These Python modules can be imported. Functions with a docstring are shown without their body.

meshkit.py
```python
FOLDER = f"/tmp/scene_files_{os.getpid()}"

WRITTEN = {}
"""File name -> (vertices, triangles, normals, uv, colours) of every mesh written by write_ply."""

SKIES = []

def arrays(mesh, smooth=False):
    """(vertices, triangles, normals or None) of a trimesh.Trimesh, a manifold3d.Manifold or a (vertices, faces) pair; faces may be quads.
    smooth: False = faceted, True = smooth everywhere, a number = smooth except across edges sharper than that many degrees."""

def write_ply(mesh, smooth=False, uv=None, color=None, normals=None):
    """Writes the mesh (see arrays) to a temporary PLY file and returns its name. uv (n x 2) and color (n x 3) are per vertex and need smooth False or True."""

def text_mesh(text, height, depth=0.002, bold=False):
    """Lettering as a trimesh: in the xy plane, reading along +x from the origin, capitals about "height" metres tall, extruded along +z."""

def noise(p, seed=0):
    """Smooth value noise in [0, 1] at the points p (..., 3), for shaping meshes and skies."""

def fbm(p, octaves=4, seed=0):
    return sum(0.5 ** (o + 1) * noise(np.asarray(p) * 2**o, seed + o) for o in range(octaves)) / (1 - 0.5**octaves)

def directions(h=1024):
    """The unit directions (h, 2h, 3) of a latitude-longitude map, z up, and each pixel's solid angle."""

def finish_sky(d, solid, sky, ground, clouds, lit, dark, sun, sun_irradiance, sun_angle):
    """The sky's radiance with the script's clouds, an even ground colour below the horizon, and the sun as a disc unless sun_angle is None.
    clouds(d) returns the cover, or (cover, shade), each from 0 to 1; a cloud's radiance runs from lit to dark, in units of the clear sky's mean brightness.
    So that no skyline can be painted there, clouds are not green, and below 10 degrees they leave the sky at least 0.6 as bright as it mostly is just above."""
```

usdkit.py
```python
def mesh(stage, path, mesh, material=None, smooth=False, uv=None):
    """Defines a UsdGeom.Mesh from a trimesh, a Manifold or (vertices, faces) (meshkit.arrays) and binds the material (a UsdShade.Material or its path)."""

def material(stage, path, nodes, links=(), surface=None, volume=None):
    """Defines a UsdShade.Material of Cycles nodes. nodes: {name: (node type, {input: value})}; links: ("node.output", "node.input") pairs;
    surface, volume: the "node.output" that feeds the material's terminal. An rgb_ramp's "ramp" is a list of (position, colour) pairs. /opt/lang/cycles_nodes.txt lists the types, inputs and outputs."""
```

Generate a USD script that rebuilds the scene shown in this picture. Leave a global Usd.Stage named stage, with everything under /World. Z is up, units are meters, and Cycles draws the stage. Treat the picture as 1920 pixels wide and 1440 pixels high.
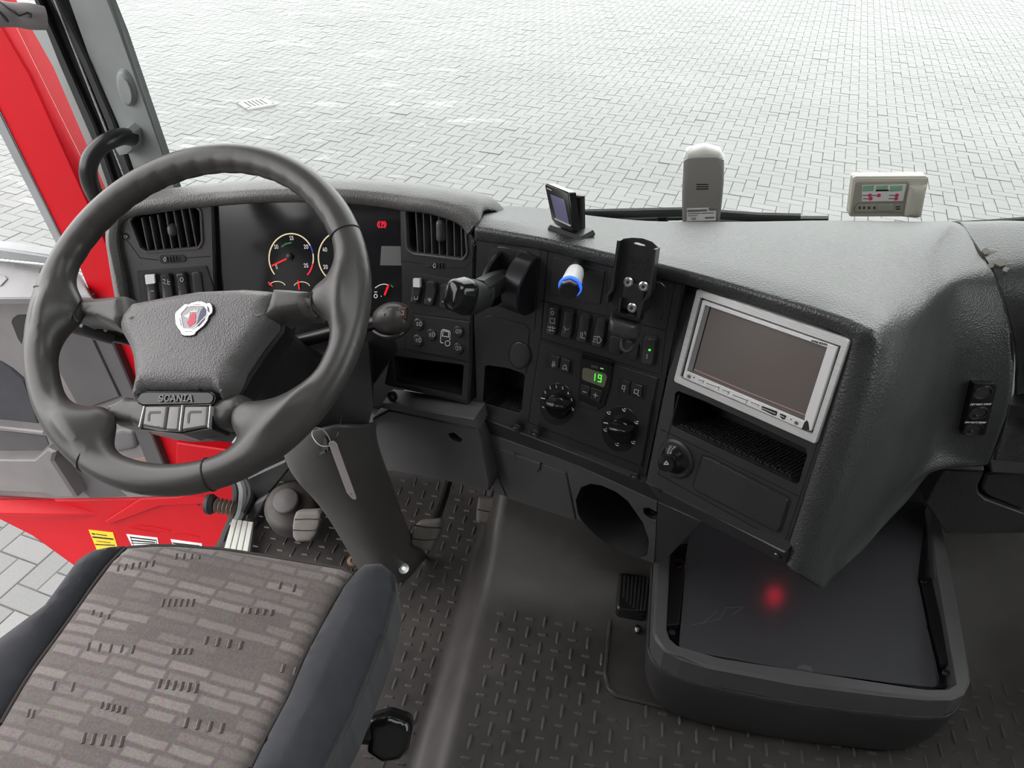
import math, random
import numpy as np
import trimesh, shapely, usdkit, meshkit
from shapely.geometry import Polygon, LineString, Point
from scipy.interpolate import CubicSpline, PchipInterpolator
from scipy.spatial import Delaunay
from pxr import Usd, UsdGeom, UsdLux, UsdShade, Sdf, Gf

random.seed(4); rng = np.random.default_rng(4)
stage = Usd.Stage.CreateInMemory()
UsdGeom.SetStageUpAxis(stage, 'Z'); UsdGeom.SetStageMetersPerUnit(stage, 1.0)
UsdGeom.Xform.Define(stage, '/World'); UsdGeom.Scope.Define(stage, '/World/Looks')

# ---------------------------------------------------------------- camera, sky, exposure
FPX, PITCH, ROLL, CAMZ = 1442.0, math.radians(36.3), math.radians(1.5), 2.62
EXPOSURE = 0.40
SKY = 1.0
CAM = np.array([0, 0, CAMZ])
_R0 = np.array([1.0, 0, 0]); _U0 = np.array([0, math.sin(PITCH), math.cos(PITCH)])
RGT = _R0*math.cos(ROLL) + _U0*math.sin(ROLL); UPV = _U0*math.cos(ROLL) - _R0*math.sin(ROLL)
FWD = np.array([0, math.cos(PITCH), -math.sin(PITCH)])
cam = UsdGeom.Camera.Define(stage, '/World/camera')
M = np.eye(4); M[0, :3] = RGT; M[1, :3] = UPV; M[2, :3] = -FWD; M[3, :3] = CAM
cam.AddTransformOp().Set(Gf.Matrix4d(M.tolist()))
cam.CreateHorizontalApertureAttr(36.0); cam.CreateVerticalApertureAttr(27.0)
cam.CreateFocalLengthAttr(36.0*FPX/1920); cam.CreateExposureAttr(EXPOSURE); cam.CreateClippingRangeAttr((0.02, 500))
dome = UsdLux.DomeLight.Define(stage, '/World/sky'); dome.CreateIntensityAttr(SKY); dome.CreateColorAttr(Gf.Vec3f(1.0, 0.985, 0.98))

# ---------------------------------------------------------------- helpers
nz = lambda v: np.asarray(v, float)/np.linalg.norm(v)
def ray(px, py): return FWD + RGT*((px-960)/FPX) - UPV*((py-720)/FPX)
def P(px, py, d): return CAM + ray(px, py)*d
def proj(p):
    q = np.asarray(p, float)-CAM; z = q@FWD
    return np.stack([960+FPX*(q@RGT)/z, 720-FPX*(q@UPV)/z, z], -1)
def Zm(s, x0, y0): return lambda *p: [(x0+a/s, y0+b/s) for a, b in p]
def hit_z(px, py, z):
    r = ray(px, py); return CAM + r*((z-CAM[2])/r[2])
class Pl:
    def __init__(s, o, u, n):
        s.o = np.asarray(o, float); s.n = nz(n)
        if s.n@(CAM-s.o) < 0: s.n = -s.n
        u = np.asarray(u, float); s.u = nz(u-s.n*(u@s.n)); s.v = np.cross(s.n, s.u)
    def at(s, px, py, h=0):
        r = ray(px, py); t = ((s.o+s.n*h-CAM)@s.n)/(r@s.n); return CAM+r*t
    def uv(s, pts, h=0):
        return np.array([[(q-s.o)@s.u, (q-s.o)@s.v] for q in (s.at(*p, h) for p in pts)])
    def to3(s, uv, h=0):
        uv = np.asarray(uv, float); return s.o + uv[:, :1]*s.u + uv[:, 1:2]*s.v + np.asarray(h, float).reshape(-1, 1)*s.n
    def d(s, px, py): return (s.at(px, py)-CAM)@FWD
    def off(s, h): return Pl(s.o+s.n*h, s.u, s.n)
    def scale(s, px, py): return np.linalg.norm(s.at(px+1, py)-s.at(px, py))
def vpdir(vx, vy): return FWD + RGT*((vx-960)/FPX) - UPV*((vy-720)/FPX)
def pl3(a, b, c): return Pl(a, b-a, np.cross(b-a, c-a))
def pl_bl(px, py, d, b, lean):
    b, lean = math.radians(b), math.radians(lean)
    u = np.array([math.cos(b), -math.sin(b), 0]); m = np.array([-math.sin(b), -math.cos(b), 0])
    return Pl(P(px, py, d), u, m*math.cos(lean)+np.array([0, 0, math.sin(lean)]))
def T(v, f): return trimesh.Trimesh(np.asarray(v, float), np.asarray(f), process=True)
def cat(*m):
    m = [x for x in m if x is not None and len(x.faces)]
    return trimesh.util.concatenate(m)
def tri2(poly):
    v, f = trimesh.creation.triangulate_polygon(poly, engine='earcut'); return np.asarray(v), np.asarray(f)
def rnd(poly, r, q=4):
    if r <= 0: return poly
    a = poly.buffer(-r, join_style='mitre')
    return a.buffer(r, quad_segs=q) if not a.is_empty else poly
def prism2(pl, poly, h0, h1, bev=0.0008):
    """poly (shapely, in the plane's metres) from h0 up to h1 with a chamfered front edge."""
    out = []
    for g in getattr(poly, 'geoms', [poly]):
        if g.is_empty or g.area < 1e-9: continue
        g = shapely.geometry.polygon.orient(g, 1.0)
        rings = [g.exterior, *g.interiors]
        ins = g.buffer(-bev, join_style='mitre') if bev > 0 else g
        if ins.is_empty: ins = g; b = 0
        else: b = bev
        for rg in rings:
            c = np.array(rg.coords)[:-1]; n = len(c); i = np.arange(n); j = (i+1) % n
            v = np.vstack([pl.to3(c, np.full(n, h0)), pl.to3(c, np.full(n, h1-b))])
            out.append(T(v, np.vstack([np.stack([i, j, j+n], 1), np.stack([i, j+n, i+n], 1)])))
        if b:
            ann = g.difference(ins)
            for a in getattr(ann, 'geoms', [ann]):
                if a.geom_type != 'Polygon' or a.area < 1e-10: continue
                v, f = tri2(a); dd = shapely.distance(shapely.points(v), ins)
                out.append(T(pl.to3(v, np.where(dd > b*0.3, h1-b, h1)), f))
        for a in getattr(ins, 'geoms', [ins]):
            if a.geom_type != 'Polygon' or a.area < 1e-10: continue
            v, f = tri2(a); out.append(T(pl.to3(v, np.full(len(v), h1)), f))
    m = cat(*out); m.merge_vertices(); return m
def poly_px(pl, pts, h=0, r=0, holes=(), q=4):
    g = rnd(Polygon(pl.uv(pts, h)).buffer(0), r, q)
    for hh in holes:
        g = g.difference(hh if hasattr(hh, 'geom_type') else Polygon(pl.uv(hh, h)))
    return g
def PP(pl, pts, h1, h0=0.0, bev=0.0008, r=0, holes=()):
    return prism2(pl, poly_px(pl, pts, h1, r, holes), h0, h1, bev)
def circ_uv(pl, px, py, rx, ry=None, h=0, n=28, rot=0):
    c = pl.uv([(px, py)], h)[0]; s = pl.scale(px, py); t = np.linspace(0, 2*np.pi, n, endpoint=False)
    rx = rx*s; ry = rx if ry is None else ry*s
    q = np.stack([rx*np.cos(t), ry*np.sin(t)], 1); a = math.radians(rot)
    return Polygon(c+q@np.array([[math.cos(a), math.sin(a)], [-math.sin(a), math.cos(a)]]))
def ell_px(pl, cx, cy, a, b, rot, h=0, n=40):
    t = np.linspace(0, 2*np.pi, n, endpoint=False); r = math.radians(rot)
    return Polygon(pl.uv([(cx+a*math.cos(x)*math.cos(r)-b*math.sin(x)*math.sin(r), cy+a*math.cos(x)*math.sin(r)+b*math.sin(x)*math.cos(r)) for x in t], h))
def ink(pl, lines, w, h, th=0.0004):
    """thin raised strokes (print, icons): lines of pixels, w in metres."""
    g = shapely.union_all([LineString(pl.uv(l, h)).buffer(w/2, quad_segs=2) if len(l) > 1 else Point(pl.uv(l, h)[0]).buffer(w/2) for l in lines])
    return prism2(pl, g, h-0.0006, h+th, 0)
def text(pl, s, p0, p1, hpx, h, th=0.0004, bold=True, squeeze=True):
    m = meshkit.text_mesh(s, 1.0, 0.01, bold)
    a, b = pl.uv([p0, p1], h); w = np.linalg.norm(b-a); e = (b-a)/w; up = np.array([-e[1], e[0]])
    H = hpx*pl.scale(*p0); sx = w/m.bounds[1, 0] if squeeze else H
    v = m.vertices; q = a+v[:, :1]*sx*e+v[:, 1:2]*H*up
    return T(pl.to3(q, h+v[:, 2]/0.01*th), m.faces)
def pillow(pl, poly, h0, h1, R, s, back=None, fn=None):
    """a cushion-like solid over poly: rounded edges of radius R rising from h0 to h1."""
    if not hasattr(poly, 'geom_type'): poly = Polygon(pl.uv(poly, h0)).buffer(0)
    bd = np.array(poly.segmentize(s).exterior.coords)[:-1]
    x0, y0, x1, y1 = poly.bounds
    X, Y = np.meshgrid(np.arange(x0, x1, s), np.arange(y0, y1, s*0.866)); X = X+(np.arange(len(X)) % 2)[:, None]*s/2
    g = np.stack([X.ravel(), Y.ravel()], 1); inn = poly.buffer(-s*0.35)
    g = g[shapely.contains_xy(inn, g[:, 0], g[:, 1])]
    rings = []
    for k in (0.12, 0.35, 0.65):
        rr = poly.buffer(-R*k)
        for q in getattr(rr, 'geoms', [rr]):
            if not q.is_empty: rings.append(np.array(q.segmentize(s).exterior.coords)[:-1])
    if rings:
        rg = np.vstack(rings)
        if len(g):
            from scipy.spatial import cKDTree
            g = g[cKDTree(rg).query(g)[0] > s*0.45]
        g = np.vstack([g, rg])
    v = np.vstack([bd, g]); f = Delaunay(v).simplices
    c = v[f].mean(1); f = f[shapely.contains_xy(poly.buffer(1e-7), c[:, 0], c[:, 1])]
    a = np.cross(v[f[:, 1]]-v[f[:, 0]], v[f[:, 2]]-v[f[:, 0]]); f[a < 0] = f[a < 0][:, ::-1]
    f = f[np.abs(a) > 1e-12]
    d = shapely.distance(shapely.points(v), poly.exterior); d[:len(bd)] = 0
    t = np.clip(d/R, 0, 1); hh = h0+(h1-h0)*np.sqrt(np.maximum(0, 1-(1-t)**2))
    if fn is not None: hh = hh+fn(v, d)
    top = pl.to3(v, hh); back = h0-0.004 if back is None else back
    n = len(bd); i = np.arange(n); j = (i+1) % n
    skirt = np.vstack([np.stack([i, i+len(v), j+len(v)], 1), np.stack([i, j+len(v), j], 1)])
    m = T(np.vstack([top, pl.to3(bd, np.full(n, back))]), np.vstack([f, skirt[:, ::-1] if Polygon(bd).exterior.is_ccw else skirt]))
    return m
def spl(pts, n, closed=False):
    p = np.asarray(pts, float)
    if closed: p = np.vstack([p, p[:1]])
    t = np.r_[0, np.cumsum(np.linalg.norm(np.diff(p[:, :3], axis=0), axis=1)+1e-9)]
    cs = CubicSpline(t, p, bc_type='periodic' if closed else 'natural')
    return cs(np.linspace(0, t[-1], n, endpoint=not closed))
def sweep(path, rad, n=14, up=None, closed=False, cap=True):
    """a tube along path; rad a number, a list per point or pairs (side, up)."""
    p = np.asarray(path, float); N = len(p)
    rad = np.asarray(rad, float)
    if rad.ndim == 0: rad = np.full((N, 2), float(rad))
    elif rad.ndim == 1 and len(rad) == N: rad = np.stack([rad, rad], 1)
    elif rad.ndim == 1: rad = np.tile(rad, (N, 1))
    t = np.gradient(p, axis=0) if not closed else np.roll(p, -1, 0)-np.roll(p, 1, 0)
    t /= np.linalg.norm(t, axis=1, keepdims=True)+1e-12
    if up is None:
        a = np.array([0, 0, 1.0]); a = a if abs(t[0]@a) < 0.9 else np.array([1.0, 0, 0])
        U = [nz(a-t[0]*(a@t[0]))]
        for i in range(1, N): q = U[-1]-t[i]*(U[-1]@t[i]); U.append(nz(q))
        U = np.array(U)
    else:
        up = np.broadcast_to(np.asarray(up, float), (N, 3)); U = up-t*(up*t).sum(1)[:, None]; U /= np.linalg.norm(U, axis=1, keepdims=True)
    S = np.cross(t, U); th = np.linspace(0, 2*np.pi, n, endpoint=False)
    v = (p[:, None]+S[:, None]*(rad[:, :1, None]*np.cos(th)[None, :, None])+U[:, None]*(rad[:, 1:2, None]*np.sin(th)[None, :, None])).reshape(-1, 3)
    f = []
    for i in range(N if closed else N-1):
        a = i*n+np.arange(n); b = ((i+1) % N)*n+np.arange(n); a2 = np.roll(a, -1); b2 = np.roll(b, -1)
        f += [np.stack([a, a2, b2], 1), np.stack([a, b2, b], 1)]
    if cap and not closed:
        v = np.vstack([v, p[:1], p[-1:]]); k = len(v)-2; a = np.arange(n); b = (N-1)*n+a
        f += [np.stack([np.full(n, k), np.roll(a, -1), a], 1), np.stack([np.full(n, k+1), b, np.roll(b, -1)], 1)]
    return T(v, np.vstack(f))
def grid_faces(h, w):
    i, j = np.meshgrid(np.arange(h-1), np.arange(w-1), indexing='ij'); a = (i*w+j).ravel()
    return np.vstack([np.stack([a, a+1, a+w+1], 1), np.stack([a, a+w+1, a+w], 1)])
def refine(G, h, w, kind='c'):
    """a control grid (r, c, 3) resampled to (h, w) with smooth splines."""
    G = np.asarray(G, float); I = CubicSpline if kind == 'c' else PchipInterpolator
    r, c = G.shape[:2]
    G = I(np.arange(r), G, axis=0)(np.linspace(0, r-1, h)); return I(np.arange(c), G, axis=1)(np.linspace(0, c-1, w))
def shell(G, th, flip=False):
    """a surface grid given thickness away from its front."""
    h, w = G.shape[:2]; du = np.gradient(G, axis=1); dv = np.gradient(G, axis=0)
    n = np.cross(du, dv); n /= np.linalg.norm(n, axis=2, keepdims=True)+1e-12
    if flip: n = -n
    B = G-n*th; v = np.vstack([G.reshape(-1, 3), B.reshape(-1, 3)]); f = grid_faces(h, w); k = h*w
    f = f[:, ::-1] if flip else f
    e = np.r_[np.arange(w), np.arange(1, h)*w+w-1, (h-1)*w+np.arange(w-2, -1, -1), np.arange(h-2, -1, -1)*w]
    a = e[:-1]; b = e[1:]; s = np.vstack([np.stack([a, a+k, b+k], 1), np.stack([a, b+k, b], 1)])
    return T(v, np.vstack([f, f[:, ::-1]+k, s[:, ::-1] if flip else s]))
def lathe(profile, o, axis, n=24, ref=None):
    """profile [(radius, along)] turned about axis through o."""
    a = nz(axis); r0 = np.array([0, 0, 1.0]) if abs(a[2]) < 0.9 else np.array([1.0, 0, 0])
    x = nz(r0-a*(r0@a)); y = np.cross(a, x); th = np.linspace(0, 2*np.pi, n, endpoint=False)
    v = []; 
    for r, z in profile: v.append(np.asarray(o)+a*z+(np.cos(th)[:, None]*x+np.sin(th)[:, None]*y)*max(r, 1e-6))
    k = len(profile); v = np.vstack(v); f = []
    for i in range(k-1):
        p = i*n+np.arange(n); q = p+n; f += [np.stack([p, np.roll(p, -1), np.roll(q, -1)], 1), np.stack([p, np.roll(q, -1), q], 1)]
    return T(v, np.vstack(f))
def box(c, size, ax=None, bev=0.0):
    """a box about c with axes ax (rows) and chamfered edges."""
    s = np.asarray(size, float)/2; ax = np.eye(3) if ax is None else np.asarray(ax, float)
    if bev <= 0:
        m = trimesh.creation.box(s*2); v = m.vertices
    else:
        pts = []
        for sx in (-1, 1):
            for sy in (-1, 1):
                for sz in (-1, 1):
                    for k in range(3):
                        q = np.array([sx, sy, sz])*(s-bev); q[k] += bev*(sx, sy, sz)[k]; pts.append(q)
        m = trimesh.convex.convex_hull(np.array(pts)); v = m.vertices
    return T(np.asarray(c)+v@ax, m.faces)
def hull(pts): return trimesh.convex.convex_hull(np.asarray(pts))
def surfnet(fn, lo, hi, h):
    """the zero surface of fn(points) on a grid (naive surface nets)."""
    ax = [np.arange(a, b+h, h) for a, b in zip(lo, hi)]
    X = np.stack(np.meshgrid(*ax, indexing='ij'), -1); V = fn(X.reshape(-1, 3)).reshape(X.shape[:3]); ins = V < 0
    n = np.array(V.shape)-1; acc = np.zeros((*n, 3)); cnt = np.zeros(n)
    C = [(i, j, k) for i in (0, 1) for j in (0, 1) for k in (0, 1)]
    sl = lambda o: tuple(slice(q, q+m) for q, m in zip(o, n))
    for a in C:
        for d in range(3):
            if a[d]: continue
            b = list(a); b[d] = 1; va, vb = V[sl(a)], V[sl(b)]; m = (va < 0) != (vb < 0)
            t = np.where(m, va/np.where(m, va-vb, 1), 0)
            e = np.zeros((*n, 3)); e[:] = a; e[..., d] += t
            acc += e*m[..., None]; cnt += m
    use = cnt > 0; idx = -np.ones(n, int); idx[use] = np.arange(use.sum())
    base = np.stack(np.meshgrid(*[np.arange(k) for k in n], indexing='ij'), -1)
    v = (base[use]+acc[use]/cnt[use][:, None])*h+np.asarray(lo); f = []
    for d in range(3):
        o = [0, 0, 0]; o[d] = 1
        A = ins[tuple(slice(0, V.shape[k]-o[k]) for k in range(3))]; B = ins[tuple(slice(o[k], None) for k in range(3))]
        e = np.argwhere(A != B); e1, e2 = (d+1) % 3, (d+2) % 3
        ok = (e[:, e1] > 0) & (e[:, e2] > 0) & (e[:, e1] < n[e1]) & (e[:, e2] < n[e2]) & (e[:, d] < n[d]); e = e[ok]
        q = []
        for s1, s2 in ((0, 0), (1, 0), (1, 1), (0, 1)):
            c = e.copy(); c[:, e1] -= s1; c[:, e2] -= s2; q.append(idx[c[:, 0], c[:, 1], c[:, 2]])
        q = np.stack(q, 1); fl = A[e[:, 0], e[:, 1], e[:, 2]]; q[~fl] = q[~fl][:, ::-1]
        f += [q[:, [0, 1, 2]], q[:, [0, 2, 3]]]
    m = T(v, np.vstack(f)); m.fix_normals(); return m
smin = lambda a, b, k: np.minimum(a, b)-np.maximum(k-np.abs(a-b), 0)**2/(4*k)
def capsule_d(p, a, b, ra, rb, sc=(1, 1, 1)):
    a, b = np.asarray(a, float), np.asarray(b, float); d = b-a; t = np.clip(((p-a)@d)/(d@d), 0, 1)
    return np.linalg.norm((p-a-t[:, None]*d)/np.asarray(sc), axis=1)-(ra+(rb-ra)*t)

_names = {}
def numbered(parent, name):
    k = (parent, name); c = _names.get(k, 0); _names[k] = c+1
    return name if c == 0 else f'{name}_{c:03d}'
class Thing:
    def __init__(s, prim, loc): s.prim, s.path, s.loc = prim, str(prim.GetPath()), np.asarray(loc, float)
def tagp(p, label=None, cat_=None, group=None, kind=None):
    for k, v in (('label', label), ('category', cat_), ('group', group), ('kind', kind)):
        if v: p.SetCustomDataByKey(k, v)
def thing(name, label, cat_, loc, group=None, kind=None):
    x = UsdGeom.Xform.Define(stage, '/World/'+numbered('/World', name)); x.AddTranslateOp().Set(Gf.Vec3d(*map(float, loc)))
    tagp(x.GetPrim(), label, cat_, group, kind); return Thing(x.GetPrim(), loc)
def part(th, name, m, mat, label=None, kind=None, smooth=30, uv=None):
    """one mesh under a thing or (as a sub-part) under a part; m in world metres."""
    v, f, n = meshkit.arrays(m, smooth)
    pr = usdkit.mesh(stage, th.path+'/'+numbered(th.path, name), T2(v-th.loc, f), mat, smooth=False, uv=uv)
    if n is not None:
        from pxr import Vt
        pr.CreateNormalsAttr(Vt.Vec3fArray.FromNumpy(n.astype(np.float32))); pr.SetNormalsInterpolation('vertex')
    tagp(pr.GetPrim(), label, None, None, kind); return Thing(pr.GetPrim(), th.loc)
def T2(v, f): return (v, f)
# ---------------------------------------------------------------- materials
def mat(name, nodes, links, surface, volume=None): return usdkit.material(stage, '/World/Looks/'+name, nodes, links, surface, volume)
def plain(name, col, rough=0.5, metal=0.0, **kw): return mat(name, {'p': ('principled_bsdf', dict(base_color=col, roughness=rough, metallic=metal, **kw))}, [], 'p.BSDF')
def grained(name, col, rough=0.5, scale=420, strength=0.35, dist=0.0006, var=0.12, vor=True, spec=0.5):
    """moulded plastic or leather with a fine grain."""
    c0 = [x*(1-var) for x in col]; c1 = [min(1, x*(1+var)) for x in col]
    g = ('voronoi_texture', dict(scale=scale, feature='f1')) if vor else ('noise_texture', dict(scale=scale, detail=3))
    return mat(name, {'g': ('geometry', {}), 'v': g, 'n': ('noise_texture', dict(scale=9.0, detail=4)), 'r': ('rgb_ramp', {'ramp': [(0.3, c0), (0.7, c1)]}),
        'b': ('bump', dict(strength=strength, distance=dist)), 'p': ('principled_bsdf', dict(roughness=rough, specular_ior_level=spec))},
        [('g.position', 'v.vector'), ('g.position', 'n.vector'), ('n.fac', 'r.fac'), ('r.color', 'p.base_color'), (('v.distance' if vor else 'v.fac'), 'b.height'), ('b.normal', 'p.normal')], 'p.BSDF')
def emit(name, col, s, base=(0.01, 0.01, 0.01)): return mat(name, {'p': ('principled_bsdf', dict(base_color=base, roughness=0.4, emission_color=col, emission_strength=s))}, [], 'p.BSDF')
M_dash = grained('dash_grey_plastic', (0.037, 0.039, 0.039), 0.36, 400, 0.5, 0.0009)
M_hood = grained('hood_grey_plastic', (0.1275, 0.1245, 0.1230), 0.42, 420, 0.55, 0.0010)
M_fascia = grained('fascia_black_plastic', (0.026, 0.026, 0.027), 0.36, 900, 0.10, 0.0003)
M_low = grained('lower_dash_grey_plastic', (0.0980, 0.0966, 0.0994), 0.5, 900, 0.15, 0.0003)
M_slat = plain('vent_slat_grey', (0.075, 0.075, 0.076), 0.35)
M_clusgrey = grained('cluster_fascia_grey', (0.060, 0.058, 0.058), 0.42, 900, 0.1, 0.0003)
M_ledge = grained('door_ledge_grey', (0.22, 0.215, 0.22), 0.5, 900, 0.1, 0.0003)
M_seam = plain('seam_black', (0.003, 0.003, 0.003), 0.8)
M_dark = plain('dark_recess_plastic', (0.012, 0.012, 0.013), 0.55)
M_black = plain('black_plastic', (0.014, 0.014, 0.015), 0.32)
M_gloss = plain('gloss_black_plastic', (0.010, 0.010, 0.011), 0.14)
M_rubber = plain('black_rubber', (0.016, 0.016, 0.017), 0.6)
M_switch = plain('switch_plastic', (0.034, 0.034, 0.035), 0.28)
M_wheel = grained('worn_wheel_leather', (0.050, 0.047, 0.046), 0.36, 700, 0.10, 0.0003)
M_pad = grained('wheel_pad_plastic', (0.135, 0.131, 0.132), 0.40, 460, 0.55, 0.0009)
M_spoke = grained('wheel_spoke_plastic', (0.085, 0.081, 0.080), 0.38, 800, 0.2, 0.0004)
M_btn = plain('wheel_button_plastic', (0.2210, 0.2125, 0.2125), 0.35)
M_trim = grained('pillar_trim_grey', (0.20, 0.215, 0.215), 0.55, 1200, 0.15, 0.0003)
M_fair = grained('wind_deflector_grey', (0.21, 0.22, 0.225), 0.5, 60, 0.05, 0.0003, vor=False)
M_doortrim = grained('door_trim_grey', (0.148, 0.138, 0.138), 0.5, 900, 0.12, 0.0003)
M_doordark = grained('door_trim_dark', (0.0650, 0.0611, 0.0650), 0.5, 900, 0.12, 0.0003)
M_doorfab = grained('door_navy_fabric', (0.028, 0.029, 0.036), 0.85, 1600, 0.5, 0.0006, vor=False)
M_red = mat('red_truck_paint', {'g': ('geometry', {}), 'n': ('noise_texture', dict(scale=5.0, detail=5)), 'r': ('rgb_ramp', {'ramp': [(0.3, (0.40, 0.002, 0.007)), (0.75, (0.47, 0.003, 0.010))]}),
    'p': ('principled_bsdf', dict(roughness=0.42, specular_ior_level=0.22))}, [('g.position', 'n.vector'), ('n.fac', 'r.fac'), ('r.color', 'p.base_color')], 'p.BSDF')
M_steel = plain('bright_steel', (0.6000, 0.6000, 0.6000), 0.3, 1.0)
M_screw = plain('dark_screw_steel', (0.18, 0.18, 0.18), 0.35, 1.0)
M_silver = mat('brushed_silver', {'g': ('geometry', {}), 'm': ('mapping', dict(scale=(40, 40, 900))), 'n': ('noise_texture', dict(scale=1.0, detail=3)), 'r': ('rgb_ramp', {'ramp': [(0.3, (0.56, 0.56, 0.56)), (0.7, (0.68, 0.68, 0.68))]}),
    'p': ('principled_bsdf', dict(roughness=0.4, metallic=0.35))}, [('g.position', 'm.vector'), ('m.vector', 'n.vector'), ('n.fac', 'r.fac'), ('r.color', 'p.base_color')], 'p.BSDF')
M_silverlight = plain('pale_silver_plastic', (0.72, 0.71, 0.72), 0.3, 0.1)
M_white = plain('white_print', (0.75, 0.75, 0.75), 0.5)
M_icon = plain('grey_icon_print', (0.42, 0.42, 0.42), 0.5)
M_icondim = plain('dim_icon_print', (0.16, 0.16, 0.16), 0.5)
M_whitep = plain('white_plastic', (0.72, 0.72, 0.73), 0.35)
M_toll = plain('warm_grey_plastic', (0.225, 0.215, 0.20), 0.45)
M_tollcap = plain('cream_grey_plastic', (0.62, 0.61, 0.58), 0.4)
M_beige = plain('beige_plastic', (0.52, 0.50, 0.43), 0.4)
M_beigeface = plain('beige_face_plastic', (0.33, 0.315, 0.26), 0.4)
M_paper = plain('label_paper', (0.68, 0.68, 0.67), 0.6)
M_yellow = plain('yellow_sticker', (0.85, 0.50, 0.02), 0.4)
M_tag = plain('pale_pink_tag', (0.62, 0.55, 0.56), 0.35)
M_navy = plain('emblem_navy', (0.03, 0.035, 0.10), 0.3)
M_emred = plain('emblem_red', (0.62, 0.05, 0.10), 0.35)
M_emgrey = plain('emblem_grey', (0.40, 0.38, 0.40), 0.3)
M_chrome = plain('emblem_chrome', (0.78, 0.77, 0.80), 0.22, 0.6)
M_tread = plain('white_tread_plastic', (0.7260, 0.7480, 0.6930), 0.45)
M_hose = plain('dusty_hose_rubber', (0.26, 0.21, 0.18), 0.7)
M_orange = plain('orange_reflector', (0.75, 0.20, 0.04), 0.3)
M_lid = mat('smooth_tray_lid', {'g': ('geometry', {}), 'n': ('noise_texture', dict(scale=14.0, detail=6, roughness=0.7)), 'r': ('rgb_ramp', {'ramp': [(0.35, (0.15, 0.15, 0.15)), (0.7, (0.18, 0.18, 0.18))]}),
    'p': ('principled_bsdf', dict(base_color=(0.075, 0.075, 0.084), specular_ior_level=0.6))}, [('g.position', 'n.vector'), ('n.fac', 'r.fac'), ('r.color', 'p.roughness')], 'p.BSDF')
M_bin = grained('tray_bin_plastic', (0.0420, 0.0420, 0.0460), 0.5, 1100, 0.2, 0.0004)
M_pedal = grained('worn_pedal_rubber', (0.1430, 0.1300, 0.1196), 0.75, 160, 0.2, 0.0005, vor=False, var=0.35)
M_floor = mat('rubber_floor_mat', {'g': ('geometry', {}), 'n': ('noise_texture', dict(scale=7.0, detail=7, roughness=0.65)), 'r': ('rgb_ramp', {'ramp': [(0.3, (0.046, 0.042, 0.041)), (0.62, (0.070, 0.063, 0.060)), (0.85, (0.135, 0.119, 0.112))]}),
    'n2': ('noise_texture', dict(scale=260.0, detail=2)), 'b': ('bump', dict(strength=0.12, distance=0.0005)), 'r2': ('rgb_ramp', {'ramp': [(0.3, (0.34, 0.34, 0.34)), (0.7, (0.55, 0.55, 0.55))]}), 'p': ('principled_bsdf', {})},
    [('g.position', 'n.vector'), ('g.position', 'n2.vector'), ('n.fac', 'r.fac'), ('n.fac', 'r2.fac'), ('r2.color', 'p.roughness'), ('r.color', 'p.base_color'), ('n2.fac', 'b.height'), ('b.normal', 'p.normal')], 'p.BSDF')
M_tread_ = grained('highlit_tread_rubber', (0.115, 0.106, 0.10), 0.28, 600, 0.05, 0.0002)  # paler than the mat: highlights on the marks put into the colour
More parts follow.
